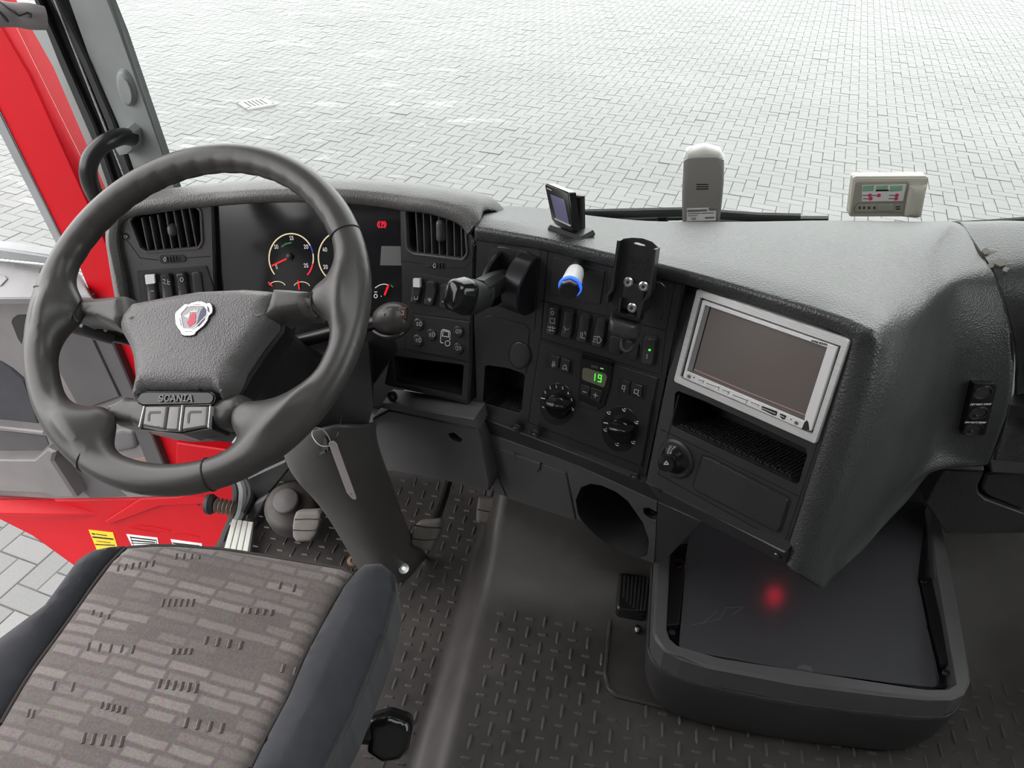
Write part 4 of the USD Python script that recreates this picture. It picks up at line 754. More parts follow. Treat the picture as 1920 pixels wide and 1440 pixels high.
for q, ic in ((((838, 400), (905, 425), (895, 500), (830, 475)), [((852, 456), (878, 464))]), (((912, 427), (998, 455), (975, 545), (900, 505)), [((932, 480), (960, 488)), ((949, 468), (943, 500))])):
    b = part(cl, 'display_button', prism2(CP, rnd(Polygon(CP.uv(z6(*q), H1+0.004)), 0.001), H1, H1+0.0042, 0.0009), M_switch); part(b, 'sign', ink(CP, [z6(*l) for l in ic], 0.0011, H1+0.0044), M_icon)
part(cl, 'housing_lip', prism2(CP, Polygon(CP.uv(z6((835, 530), (975, 580), (955, 600), (840, 560)), H1)), H1-0.001, H1+0.0012, 0.0006), M_fascia)
for (ca, cb), (ra, rb), lab, marks in (((660, 550), (132, 160), 'temperature', [(570, 460, '0'), (607, 425, '1'), (652, 415, '2'), (700, 428, '3'), (742, 465, '4'), (768, 517, '5')]), ((1132, 735), (142, 172), 'air', [])):
    cx, cy = one(z6, ca, cb); dsk = ell_px(CP, cx, cy, ra/4, rb/4, 0, H1)
    kb = part(cl, 'rotary_dial', prism2(CP, dsk, H1-0.001, H1+0.0012, 0.0008), M_black, 'fan dial' if lab == 'temperature' else 'air direction dial')
    c = CP.at(cx+3.5, cy-1, H1); s = CP.scale(cx, cy); r = ra/4*s
    cap = prism2(CP, circ_uv(CP, cx+3.5, cy, ra/4*0.66, h=H1), H1, H1+0.010, 0.002); part(kb, 'knob', cap, M_gloss)
    kp = CP.off(H1+0.010); pts = z6((ca-95, cb-32), (ca-20, cb-20), (ca+85, cb+5), (ca+95, cb+20), (ca+60, cb+45), (ca-20, cb+45), (ca-90, cb+10))
    part(kb, 'grip', pillow(kp, rnd(Polygon(kp.uv(pts, 0.006)).buffer(0), 0.003), 0.0, 0.011, 0.007, 0.0028, -0.004), M_gloss)
    part(kb, 'pointer', ink(CP, [z6((ca-122, cb-45), (ca-85, cb-38))], 0.0013, H1+0.0014), M_white)
    if marks:
        for a, b, t in marks: part(kb, 'figure', text(CP, t, one(z6, a-6, b+10), one(z6, a+6, b+12), 4.6, H1+0.0014), M_white, smooth=False)
        part(kb, 'sign', ink(CP, L(z6, [(548, 570), (560, 578)], [(570, 566), (575, 582)], [(770, 578), (782, 590)], [(772, 592), (780, 600)]), 0.0012, H1+0.0014), M_white)
    else:
        for a, b in ((1045, 618), (1160, 595), (1252, 690), (1228, 840), (1108, 855), (1020, 745)):
            part(kb, 'sign', ink(CP, L(z6, [(a-12, b-8), (a-4, b+6), (a+10, b+8)], [(a+2, b-10), (a+14, b-6)]), 0.0010, H1+0.0014), M_white)

# ---------------------------------------------------------------- double-height radio
rad = thing('car_radio', 'silver framed touch screen radio with a dark reflecting display in the right fascia', 'car radio', RP.at(1420, 690, 0))
zr1 = Zm(9.6, 1250, 530); zr2 = Zm(9.6, 1440, 600); zr3 = Zm(9.6, 1400, 700); zr4 = Zm(9.6, 1240, 660)
outer = [one(zr1, 540, 112), one(zr2, 1478, 362), one(zr3, 1242, 1282), one(zr4, 210, 530)]
inner = [one(zr1, 612, 268), one(zr2, 1310, 470), one(zr3, 1180, 1092), one(zr4, 335, 450)]
part(rad, 'trim_frame', prism2(RP, poly_px(RP, outer, 0.005, 0.0035).difference(poly_px(RP, inner, 0.005, 0.002)), -0.004, 0.005, 0.001), M_silver, 'brushed silver frame')
part(rad, 'frame_gap', prism2(RP, Polygon(RP.uv(inner, 0.004)).buffer(0.001), -0.003, 0.001, 0), M_dark)
b_out = [one(zr1, 640, 315), one(zr2, 1250, 490), one(zr3, 1160, 1040), one(zr3, 975, 1000), one(zr4, 400, 470), one(zr4, 385, 430)]
scr = [one(zr1, 690, 408), one(zr2, 1055, 500), one(zr3, 1045, 760), one(zr3, 1030, 860), one(zr4, 460, 345)]
part(rad, 'bezel', prism2(RP, poly_px(RP, b_out, 0.0065, 0.001).difference(Polygon(RP.uv(scr, 0.0065))), 0.0, 0.0065, 0.0008), M_silverlight, 'pale silver bezel')
part(rad, 'screen', PP(RP, [one(zr1, 690, 408), one(zr2, 1055, 500), one(zr3, 1045, 760), one(zr3, 1030, 860), one(zr4, 460, 345)], 0.0045, 0.0, 0), M_screen, 'dark glass screen')
part(rad, 'screen_border', PP(RP, [one(zr1, 692, 410), one(zr1, 785, 435), one(zr4, 570, 330), one(zr4, 462, 345)], 0.0048, 0.0, 0), M_icondim)
part(rad, 'screen_line', seam(RP, [[one(zr1, 785, 435), one(zr4, 570, 330)]], 0.0009, 0.0049), M_seam)
part(rad, 'screen_line', seam(RP, [[one(zr4, 590, 312), one(zr3, 0, 330), one(zr3, 1040, 745)]], 0.0008, 0.0047), plain('pinkish_edge', (0.42, 0.27, 0.25), 0.4))
for z, q, d in ((zr4, ((675, 485), (765, 510), (750, 575), (655, 540)), 0), (zr4, ((815, 545), (1045, 620), (1025, 695), (800, 610)), 0), (zr4, ((1105, 660), (1225, 705), (1200, 770), (1090, 720)), 0), (zr4, ((1300, 750), (1560, 850), (1520, 935), (1275, 835)), 0), (zr4, ((1625, 885), (1765, 945), (1735, 1005), (1600, 945)), 0),
                (zr3, ((265, 585), (550, 690), (530, 760), (480, 755), (270, 650)), 1), (zr3, ((595, 720), (715, 765), (680, 830), (640, 825), (600, 780)), 1)):
    b = part(rad, 'button', prism2(RP, rnd(Polygon(RP.uv(z(*q), 0.007)).buffer(0), 0.0008), 0.005, 0.0074, 0.0005), M_black if d else M_silverlight, 'dark button' if d else None)
    if not d: part(b, 'sign', ink(RP, [z(*(np.array(q[:2])*0.75+np.array(q[2:][::-1])*0.25))], 0.0007, 0.0074), M_screw)
    else: part(b, 'sign', ink(RP, [z(*(np.array(q[:2])*0.5+np.array(q[-2:][::-1])*0.5))], 0.0011, 0.0074), M_icon)
for z, a, b in ((zr4, 497, 440), (zr3, 893, 890)):
    k = part(rad, 'round_knob', prism2(RP, circ_uv(RP, *one(z, a, b), 3.6, h=0.0065), 0.005, 0.0078, 0.0006), M_steel); part(k, 'knob_face', prism2(RP, circ_uv(RP, *one(z, a, b), 2.2, h=0.0078), 0.0075, 0.0084, 0.0003), M_screw)
for z, a, b in ((zr4, 588, 458), (zr3, 797, 828)): part(rad, 'pin_hole', prism2(RP, circ_uv(RP, *one(z, a, b), 1.1, h=0.0066), 0.005, 0.0068, 0), M_dark)
part(rad, 'corner_notch', PP(RP, zr3((1080, 845), (1105, 880), (1125, 1020), (985, 1010), (1040, 880)), 0.0069, 0.004, 0), M_dark)
part(rad, 'type_lettering', text(RP, 'AVM 8200', one(zr2, 775, 385), one(zr2, 1062, 462), 3.4, 0.0066), M_black, smooth=False)

# ---------------------------------------------------------------- gear lever on the console
gv_ = thing('gear_lever', 'black lever with a rounded knob sticking out of its hooded housing on the console', 'lever', CP.at(945, 520, 0))
part(gv_, 'base', prism2(CP, poly_px(CP, zg((255, 430), (290, 345), (380, 300), (600, 330), (790, 380), (870, 480), (905, 620), (890, 950), (830, 1130), (720, 1170), (215, 1040)), 0.003, 0.008), 0, 0.003, 0.0015), M_fascia)
part(gv_, 'slot', PP(CP, zg((370, 375), (620, 400), (560, 1080), (300, 1040)), 0.0036, 0, 0), M_dark)
def cheek(top, bot, th, prot, name):
    a, b = CP.at(*one(zg, *top), 0.003), CP.at(*one(zg, *bot), 0.003); m = (a+b)/2; v = (a-b)/2; t = np.linspace(0, math.pi, 26)
    rim = m+np.cos(t)[:, None]*v+np.sin(t)[:, None]*CP.n*prot; n = len(rim); e = 0.002
    pts = [p+CP.u*s for p in rim for s in (e, th-e)]+[m+(p-m)*0.955+CP.u*s for p in rim for s in (0, th)]
    part(gv_, name, hull(pts), M_black, smooth=25)
cheek((395, 350), (345, 1075), 0.007, 0.046, 'left_cheek'); cheek((690, 380), (640, 1120), 0.027, 0.046, 'right_cheek')
A = CP.at(*one(zg, 470, 760), 0.020); dA = (A-CAM)@FWD
B_ = P(897, 551, dA-0.075); C_ = P(862, 552, dA-0.100)
part(gv_, 'shaft', sweep(spl([A, A*0.5+B_*0.5+ZUP*0.002, B_], 10), np.linspace([0.014, 0.015], [0.017, 0.019], 10), 10, up=ZUP), M_black)
ku = nz(C_-B_); kv = nz(np.cross(ku, np.cross(ZUP, ku))); ks = np.cross(ku, kv)
def blob(c, a, b, r):
    v = trimesh.creation.icosphere(3).vertices; v = np.sign(v)*np.abs(v)**0.75
    return list(c+ku*(v[:, :1]*r)+ks*(v[:, 1:2]*(a+0.009))+kv*(v[:, 2:]*(b+0.009)))
part(gv_, 'knob', hull(blob(B_+ku*0.012-kv*0.004, 0.009, 0.013, 0.012)+blob(B_-ku*0.010-kv*0.002, 0.005, 0.007, 0.012)), M_rubber, smooth=40)
part(gv_, 'knob_cap', hull(blob(B_+ku*0.026-kv*0.002, 0.010, 0.014, 0.012)+blob(B_+ku*0.036-kv*0.001, 0.008, 0.011, 0.014)), M_gloss, 'glossy end of the knob', smooth=40)

# ---------------------------------------------------------------- plug in the lighter socket
so = CP.at(*one(z5, 395, 668), 0.001); tipc = P(*one(z5, 325, 858), (so-CAM)@FWD-0.052); pa = nz(tipc-so); pl_ = np.linalg.norm(tipc-so)
ch = thing('phone_charger', 'white car charger plug with a glowing blue ring left of the phone cradle', 'charger', so)
part(ch, 'neck', lathe([(0.0, 0), (0.0095, 0), (0.0105, 0.006), (0.0105, pl_*0.28), (0.0098, pl_*0.30), (0.0, pl_*0.30)], so, pa, 24), M_black, 'black ribbed neck')
part(ch, 'body', lathe([(0.0, pl_*0.27), (0.0105, pl_*0.27), (0.0115, pl_*0.36), (0.0130, pl_*0.72), (0.0136, pl_*0.80), (0.0, pl_*0.80)], so, pa, 28), M_whitep)
part(ch, 'light_ring', lathe([(0.0, pl_*0.80), (0.0140, pl_*0.80), (0.0147, pl_*0.83), (0.0140, pl_*0.87), (0, pl_*0.87)], so, pa, 28), M_bluering, 'glowing blue ring')
part(ch, 'face', lathe([(0.0, pl_*0.86), (0.0127, pl_*0.86), (0.0127, pl_*0.96), (0.0112, pl_*1.0), (0, pl_*1.0)], so, pa, 8), M_black, 'black faceted end')

# ---------------------------------------------------------------- empty phone cradle
KH = pl_bl(1180, 600, CP.d(1180, 600)-0.055, 27, 14)
cr = thing('phone_cradle', 'empty black phone cradle with three bright screws standing in front of the console', 'phone cradle', KH.at(1172, 640, -0.03))
back = poly_px(KH, zc((388, 306), (470, 297), (560, 302), (640, 330), (692, 378), (642, 765), (606, 800), (580, 842), (546, 985), (528, 1002), (300, 930), (286, 830), (292, 762), (332, 722), (352, 560)), 0, 0.002)
slot = Polygon(KH.uv(zc((485, 338), (520, 336), (578, 356), (582, 368), (545, 362), (485, 346))))
part(cr, 'back_plate', prism2(KH, back.difference(slot), -0.004, 0.0, 0.001), M_black)
part(cr, 'back_block', prism2(KH, rnd(Polygon(KH.uv(zc((420, 560), (600, 610), (560, 960), (390, 910)))), 0.004), -0.03, -0.003, 0.001), M_dark)
part(cr, 'mount_arm', sweep([KH.at(*one(zc, 480, 760), -0.02), CP.at(*one(zc, 500, 740), 0.0)], 0.014, 14), M_dark)
for ls, hh in ((((386, 308), (350, 560), (330, 722), (292, 764), (286, 830)), 0.012), (((690, 380), (642, 765), (606, 802), (580, 842), (548, 980)), 0.012)):
    part(cr, 'side_wall', prism2(KH, LineString(KH.uv(zc(*ls))).buffer(0.0016, cap_style='flat'), -0.004, hh, 0.0006), M_black)
for i, (a, b) in enumerate((((480, 462), (602, 487)), ((474, 500), (596, 530)), ((470, 543), (580, 572)), ((466, 582), (575, 612)), ((458, 624), (566, 656)))): part(cr, 'rib', prism2(KH, LineString(KH.uv(zc(a, b))).buffer(0.0011), -0.001, 0.0016, 0.0007), M_black)
part(cr, 'centre_plate', pillow(KH, rnd(Polygon(KH.uv(zc((410, 655), (600, 700), (545, 940), (380, 890)))), 0.003), 0.0, 0.0022, 0.002, 0.005), M_black)
for a, b in ((443, 670), (572, 707), (473, 888)):
    c = KH.at(*one(zc, a, b), 0.002); s = part(cr, 'screw', lathe([(0.0, 0), (0.0062, 0), (0.0062, 0.0012), (0.0046, 0.0022), (0.0022, 0.0022), (0.0, 0.0012)], c, KH.n, 18), M_steel); part(s, 'socket', lathe([(0, 0.0016), (0.0022, 0.0016), (0.0022, 0.0024), (0, 0.0024)], c, KH.n, 8), M_dark)
for ls in (((398, 800), (385, 905)), ((560, 850), (535, 960))): part(cr, 'clip', prism2(KH, LineString(KH.uv(zc(*ls))).buffer(0.0014), 0, 0.010, 0.0005), M_black)
part(cr, 'connector', prism2(KH, Polygon(KH.uv(zc((318, 915), (540, 975), (530, 1008), (310, 942)), 0.012)), -0.002, 0.013, 0.001), M_gloss)
part(cr, 'connector_cover', pillow(KH, rnd(Polygon(KH.uv(zc((285, 938), (312, 945), (528, 1010), (545, 1000), (535, 1060), (515, 1150), (480, 1170), (420, 1160), (320, 1125), (270, 1068)), 0.004)).buffer(0), 0.004), 0.0, 0.014, 0.008, 0.004, -0.004), M_fascia, 'grey plug cover at the foot')
q0 = [KH.at(*one(zc, 398, 1150), 0.0), KH.at(*one(zc, 392, 1230), 0.004), KH.at(*one(zc, 425, 1258), 0.004), KH.at(*one(zc, 470, 1225), 0.0), KH.at(*one(zc, 492, 1165), -0.01)]
part(cr, 'cable_loop', sweep(spl(q0, 24), 0.0026, 8), M_rubber)
# ---------------------------------------------------------------- steering wheel
WC = CAM+np.array([-0.3861, 0.7930, -0.4842]); WN = nz([-0.1906, -0.6024, 0.7751]); WP = Pl(WC, RGT, WN)
zb = Zm(7.2, 200, 700)
wh = thing('steering_wheel', 'large worn dark steering wheel with four spokes and a grained hub pad with an emblem', 'steering wheel', WC)
def wl(px, py, h=0.0): a = WP.uv([(px, py)], h)[0]; return np.array([a[0], a[1], h])
RM, RT = 0.2062, 0.0186
spk = [((148, 583), (72, 592), (216, 590)), ((592, 560), (668, 556), (512, 572)), ((205, 783), (118, 838), (268, 772)), ((446, 778), (566, 800), (385, 786))]
arms = []
for s, r, p in spk:
    a = wl(*s, -0.014); b = wl(*r, 0); b = b*RM/np.linalg.norm(b[:2]); arms.append((a+(b-a)/np.linalg.norm(b-a)*0.013, b, wl(*p, -0.020)))
def wheel_sdf(q):
    l = np.hypot(q[:, 0], q[:, 1]); d = np.hypot(l-RM, q[:, 2])-RT
    d0 = d.copy()
    for a, b, p in arms:
        c = capsule_d(q*[1, 1, 1.35], a*[1, 1, 1.35], b*[1, 1, 1.35], 0.0175, 0.0240)
        d = smin(d, c, 0.050)
    wgt = np.clip((RM+0.006-l)/0.022, 0, 1); wgt = wgt*wgt*(3-2*wgt); d = d0*(1-wgt)+d*wgt
    ang = np.arctan2(q[:, 1], q[:, 0])
    return d+0.0008*np.maximum(0, np.cos(ang*46))*np.clip((RM-0.006-l)/0.006, 0, 1)*(np.abs(d-d0) < 1e-4)*(q[:, 1] > 0.06)
sm = surfnet(wheel_sdf, (-0.232, -0.232, -0.060), (0.232, 0.232, 0.050), 0.0036)
trimesh.smoothing.filter_taubin(sm, iterations=8)
part(wh, 'rim', T(WP.o+sm.vertices[:, :1]*WP.u+sm.vertices[:, 1:2]*WP.v+sm.vertices[:, 2:]*WP.n, sm.faces), M_wheel, 'worn leather rim with flared spoke roots', smooth=True)
w3 = lambda q: WP.o+q[0]*WP.u+q[1]*WP.v+q[2]*WP.n
for px, py in ((650, 440), (168, 862), (392, 872), (75, 545)):
    q = wl(px, py, 0); t = math.atan2(q[1], q[0]); c = np.array([math.cos(t)*RM, math.sin(t)*RM, 0]); th = np.linspace(0, 2*np.pi, 28, endpoint=False)
    ring = [w3(c+np.array([math.cos(t)*math.cos(x), math.sin(t)*math.cos(x), math.sin(x)])*(RT+0.0003)) for x in th]
    part(wh, 'rim_seam', sweep(ring, 0.0009, 6, closed=True), M_dark)
HP = WP.off(-0.030)
spo = {'l': [(141, 566), (153, 563), (200, 560), (243, 556), (250, 600), (232, 622), (216, 617), (190, 606), (160, 602), (141, 602)], 'r': zw((1225, 80), (1350, 86), (1480, 98), (1470, 150), (1490, 240), (1400, 240), (1290, 262), (1200, 300), (1150, 300)),
       'b': zb((-20, 425), (120, 380), (250, 300), (330, 330), (1560, 330), (1790, 255), (1830, 330), (1885, 450), (1780, 540), (1700, 610), (1650, 680), (1560, 715), (1400, 735), (1000, 812), (700, 800), (440, 745), (330, 690), (110, 690), (-5, 570))}
for k_, pts in spo.items():
    part(wh, 'spoke', pillow(HP, rnd(Polygon(HP.uv(pts, 0.006)).buffer(0), 0.004), -0.004, 0.0225 if k_ != 'b' else 0.012, 0.011, 0.005, -0.024), M_spoke, 'lower spokes around the buttons' if k_ == 'b' else None, smooth=60)
for l in (z3((1478, 836), (1472, 900), (1490, 990), (1520, 1015)), zd1((850, 680), (790, 770), (775, 850), (820, 910)), ): part(wh, 'spoke_seam', sweep(spl([WP.at(*q, 0.0) for q in l], 12), 0.0014, 6), M_seam)
pad = Polygon(HP.uv(zw((190, 290), (212, 225), (285, 138), (480, 100), (700, 62), (1000, 48), (1150, 58), (1250, 78), (1218, 150), (1197, 230), (1187, 300), (1090, 420), (975, 590), (940, 680))+zb((1560, 330), (1440, 385), (1466, 330), (1448, 265), (1385, 228), (515, 226), (440, 262), (400, 325), (383, 385), (250, 300))+zw((285, 640), (272, 520), (240, 420), (195, 340)), 0.02)).buffer(0)
part(wh, 'hub_pad', pillow(HP, pad.buffer(-0.002).buffer(0.002), -0.004, 0.025, 0.020, 0.007, -0.02, lambda v, d: 0.003*np.clip(d/0.06, 0, 1)), M_pad, 'grained grey hub pad', smooth=60)
part(wh, 'hub_back', prism2(HP, pad.buffer(0.004), -0.035, -0.005, 0.004), M_black)
part(wh, 'name_bay', prism2(HP, rnd(Polygon(HP.uv(zb((398, 400), (405, 335), (445, 275), (515, 240), (1385, 240), (1445, 275), (1460, 330), (1435, 395), (1395, 425), (480, 440)), 0.018)), 0.006), -0.02, 0.018, 0.002), M_black)
part(wh, 'name_lettering', text(HP, 'SCANIA', one(zb, 692, 382), one(zb, 1165, 382), 11.0, 0.0185, 0.0014), M_icondim, smooth=False)
part(wh, 'button_base', prism2(HP, rnd(Polygon(HP.uv(zb((490, 425), (1415, 425), (1415, 740), (1000, 812), (700, 800), (430, 745)), 0.016)), 0.004), -0.025, 0.016, 0.002), M_black)
for q, mk in ((((522, 440), (818, 440), (775, 752), (480, 702)), ((715, 526), (590, 528), (572, 560), (568, 635))), (((838, 440), (993, 440), (958, 766), (792, 762)), None), (((1050, 440), (1365, 440), (1345, 715), (1010, 768)), ((1265, 520), (1130, 522), (1108, 560), (1102, 660)))):
    b = part(wh, 'wheel_button', pillow(HP, rnd(Polygon(HP.uv(zb(*q), 0.020)), 0.002), 0.016, 0.0205, 0.0025, 0.004, 0.010), M_btn)
    if mk: part(b, 'mark', ink(HP, [zb(*mk)], 0.0028, 0.0206), M_black)
for q in (((505, 450), (440, 718)), ((1020, 436), (982, 768)), ((1398, 445), (1372, 728))): part(wh, 'bright_edge', prism2(HP, LineString(HP.uv(zb(*q), 0.019)).buffer(0.0008), 0.012, 0.0197, 0.0003), M_silver)
part(wh, 'chin', pillow(HP, Polygon(HP.uv(zb((480, 770), (1360, 740), (1420, 745), (1550, 805), (1350, 860), (1000, 870), (720, 835)), -0.01)).buffer(0), -0.02, -0.008, 0.010, 0.006, -0.035), M_spoke)
for q in (((262, 252), (282, 262), (300, 252)), ((1090, 238), (1110, 245), (1130, 235))): part(wh, 'horn_sign', ink(HP, [zw(*q)], 0.0012, 0.0282), M_icondim)
# emblem
ze = Zm(18, 320, 560); EM = HP.off(0.0285); eh = 0.002
base = Polygon(EM.uv(ze((130, 540), (170, 440), (480, 165), (590, 185), (700, 130), (870, 85), (1050, 80), (1200, 150), (1310, 130), (1390, 220), (1420, 340), (1400, 480), (1290, 580), (1240, 740), (1110, 920), (870, 1110), (800, 1220), (650, 1255), (460, 1255), (350, 1210), (320, 1110), (220, 990), (150, 850)), eh)).buffer(0).buffer(0.0006)
em = part(wh, 'emblem', prism2(EM, base, -0.005, 0.0012, 0.0006), M_black, 'chrome emblem with a red crowned griffin head')
inn = Polygon(EM.uv(ze((350, 520), (560, 280), (820, 250), (1140, 260), (1230, 400), (1210, 560), (1000, 790), (850, 960), (740, 1020), (440, 1010), (400, 800)), eh)).buffer(0)
part(em, 'chrome_ring', prism2(EM, base.buffer(-0.0009).difference(inn.buffer(0.0006)), 0.0, eh, 0.0004), M_chrome)
part(em, 'shield', prism2(EM, inn, 0, eh+0.0001, 0), M_emgrey)
part(em, 'shield_edge', prism2(EM, inn.buffer(0.0008).difference(inn.buffer(-0.0002)), 0, eh+0.0008, 0.0003), M_chrome)
part(em, 'shield_blue', prism2(EM, Polygon(EM.uv(ze((1120, 275), (1220, 400), (1200, 560), (1010, 760), (880, 860), (920, 740), (960, 560), (1010, 420)), eh)).buffer(0), 0, eh+0.0004, 0), M_navy)
for q in (((290, 620), (330, 700), (400, 960), (330, 900)), ((480, 1095), (740, 1090), (720, 1115), (490, 1115)), ((900, 940), (1180, 650), (1150, 720), (960, 930)), ((1220, 240), (1290, 300), (1310, 440), (1280, 470)), ((700, 215), (900, 180), (1060, 205), (880, 220))): part(em, 'ring_gap', prism2(EM, Polygon(EM.uv(ze(*q), eh)).buffer(0), 0, eh+0.0004, 0), M_emgrey if q[0][0] in (290, 480, 700) else M_black)
part(em, 'griffin', prism2(EM, Polygon(EM.uv(ze((640, 690), (680, 560), (760, 470), (840, 500), (860, 600), (830, 700), (860, 760), (800, 850), (720, 880), (640, 960), (600, 900), (560, 800), (600, 740)), eh)).buffer(0), 0, eh+0.0005, 0), M_emred)
for q in (((440, 580), (560, 540), (650, 460), (660, 560), (620, 660), (560, 650)), ((660, 350), (700, 420), (780, 420), (800, 340), (850, 420), (960, 340), (900, 450), (680, 460))): part(em, 'griffin_crown', prism2(EM, Polygon(EM.uv(ze(*q), eh)).buffer(0), 0, eh+0.0006, 0), M_white)

# ---------------------------------------------------------------- steering column, stalks, key
colm = thing('steering_column', 'grey steering column shroud running from behind the wheel down to the floor', 'steering column', P(740, 1085, 1.56))
part(colm, 'cowl', sweep(spl([WC-WN*0.055, WC-WN*0.12-ZUP*0.02, WC-WN*0.24-ZUP*0.04], 10), np.array([[0.060+0.003*i, 0.052+0.002*i] for i in range(10)]), 22, up=ZUP), M_dark, 'dark cowl behind the hub')
part(colm, 'lower_cowl', hull([P(520, 700, 1.10), P(690, 640, 1.16), P(700, 760, 1.16), P(690, 800, 1.16), P(560, 830, 1.13), P(520, 770, 1.13), P(560, 800, 1.34), P(690, 800, 1.34), P(520, 680, 1.3), P(700, 640, 1.3)]), M_dark)
rows = [[(540, 812, 1.16), (560, 812, 1.12), (615, 800, 1.075), (668, 800, 1.09), (700, 795, 1.15), (706, 795, 1.20)], [(534, 858, 1.19), (556, 858, 1.15), (615, 848, 1.11), (672, 842, 1.13), (704, 838, 1.19), (710, 838, 1.25)],
        [(560, 905, 1.25), (580, 906, 1.21), (632, 905, 1.18), (690, 898, 1.20), (722, 890, 1.26), (728, 890, 1.32)], [(600, 950, 1.34), (618, 952, 1.30), (658, 955, 1.275), (706, 950, 1.29), (738, 940, 1.35), (744, 938, 1.41)],
        [(640, 1012, 1.45), (655, 1014, 1.41), (688, 1018, 1.385), (728, 1012, 1.40), (760, 1000, 1.46), (767, 997, 1.52)], [(666, 1058, 1.53), (678, 1062, 1.49), (708, 1068, 1.465), (745, 1062, 1.48), (784, 1040, 1.54), (792, 1036, 1.60)],
        [(668, 1064, 1.56), (684, 1074, 1.54), (714, 1086, 1.53), (752, 1092, 1.53), (786, 1062, 1.575), (796, 1046, 1.62)]]
part(colm, 'shroud', shell(refine(np.array([[P(*q) for q in r] for r in rows]), 48, 30, 'c'), 0.005, flip=True), M_spoke, 'grey lower shroud', smooth=True)
for px, py, d in ((661, 1052, 1.535), (757, 1066, 1.492)):
    c = P(px, py, d); k = nz(CAM-c+ZUP*0.6); part(colm, 'screw', lathe([(0.0, 0), (0.011, 0), (0.010, 0.002), (0.0045, 0.003), (0.004, 0.001), (0, 0.001)], c, k, 18), plain('rusty_screw', (0.25, 0.17, 0.12), 0.5, 0.6) if px < 700 else M_steel)
KB = pl3(P(573, 860, 1.165), P(613, 845, 1.112), P(573, 820, 1.135))
kp = part(colm, 'button_pad', PP(KB, zk((552, 140), (600, 100), (680, 130), (695, 215), (562, 288)), 0.006, -0.01, 0.001, 0.002), M_black)
for q in (((575, 185), (592, 178), (592, 215), (575, 222)), ((600, 178), (625, 170), (625, 205), (600, 212)), ((580, 230), (625, 222), (625, 250), (580, 265)), ((635, 215), (670, 205), (675, 222), (640, 240))): part(kp, 'button', prism2(KB, Polygon(KB.uv(zk(*q), 0.0075)), 0.004, 0.0078, 0.0006), M_switch)
ic = P(545, 735, 1.085); ia = nz(CAM-ic+np.array([0.15, -0.1, 0.0]))
ig = part(colm, 'ignition_lock', lathe([(0.026, -0.03), (0.026, 0), (0.023, 0.003), (0.020, 0.0), (0.016, 0.0), (0.016, 0.004), (0.013, 0.004), (0.010, 0.0), (0.009, 0.006), (0, 0.006)], ic, ia, 28), M_switch)
# stalks
zq = Zm(4.8, 500, 560)
kc = P(736, 598, 1.045); sr = thing('wiper_stalk', 'stubby dark control stalk with a brown push button right of the wheel rim', 'stalk', kc)
sk = nz(P(700, 602, 1.07)-P(760, 596, 1.045))
ball = trimesh.creation.icosphere(3).vertices; SA = np.stack([-sk, nz(np.cross(-FWD, -sk)), -FWD]); SA[2] = np.cross(SA[0], SA[1])
bv = ball*[1, 1, 1]; bv = np.sign(bv)*np.abs(bv)**0.86; tap = 1-0.22*np.clip(-bv[:, :1], 0, 1)
part(sr, 'body', hull(kc+(bv*[0.030, 0.023, 0.023]*np.c_[np.ones(len(bv)), tap, tap])@SA), grained('stalk_plastic', (0.045, 0.041, 0.039), 0.35, 1200, 0.1, 0.0002), smooth=60)
part(sr, 'stem', sweep([P(560, 640, 1.12), P(640, 620, 1.09), P(712, 604, 1.052)], 0.010, 14), M_black)
KQ = Pl(kc-FWD*0.0225, RGT, -FWD)
part(sr, 'push_button', pillow(KQ, rnd(Polygon(KQ.uv(zq((1175, 70), (1270, 70), (1268, 205), (1175, 195)))), 0.003), -0.006, 0.0016, 0.004, 0.003, -0.015), plain('brown_button', (0.055, 0.022, 0.018), 0.4), 'brown push button')
for ls in ([(1040, 120), (1060, 130), (1050, 150), (1030, 140), (1040, 120)], [(1090, 150), (1115, 155), (1110, 190), (1085, 180), (1090, 150)], [(1095, 105), (1120, 90)], [(1100, 125), (1125, 115)], [(1215, 110), (1230, 110), (1230, 145), (1215, 145)]):
    part(sr, 'sign', ink(KQ, [zq(*ls)], 0.0009, 0.0004 if ls[0][0] < 1200 else 0.0022), M_icon)
part(sr, 'thumb_ring', sweep(spl([P(702, 622, 1.05), P(722, 632, 1.038), P(744, 630, 1.035), P(758, 620, 1.04)], 14), 0.004, 10), M_black)
sl = thing('indicator_stalk', 'dark control stalk showing below the left spoke of the steering wheel', 'stalk', P(215, 628, 1.0))
part(sl, 'stem', sweep(spl([P(340, 655, 1.14), P(250, 636, 1.07), P(205, 626, 1.035)], 10), 0.010, 14), M_black)
part(sl, 'grip', sweep(spl([P(214, 630, 1.037), P(172, 618, 1.025), P(130, 612, 1.02), P(112, 617, 1.015)], 14), np.array([[0.012, 0.013]]*9+[[0.012, 0.012], [0.011, 0.011], [0.009, 0.009], [0.006, 0.006], [0.002, 0.002]]), 16, up=ZUP), M_switch)
for x, y in ((153, 611), (178, 614), (198, 619)): part(sl, 'sign', lathe([(0, 0), (0.0026, 0), (0.0022, 0.0014), (0, 0.0016)], P(x, y, 1.012), -FWD, 10), M_icon)
kt = thing('key_tag', 'long narrow pale tag hanging on a wire loop below the steering wheel', 'key tag', P(622, 830, 1.04))
ta, tb = P(623, 832, 1.04), P(659, 934, 1.11); tu = nz(tb-ta); ts = nz(np.cross(tu, -FWD)); tn = np.cross(tu, ts)
TP = Pl(ta, ts, tn); TPx = zk((690, 165), (722, 150), (742, 172), (858, 490), (855, 505), (832, 498), (800, 462))
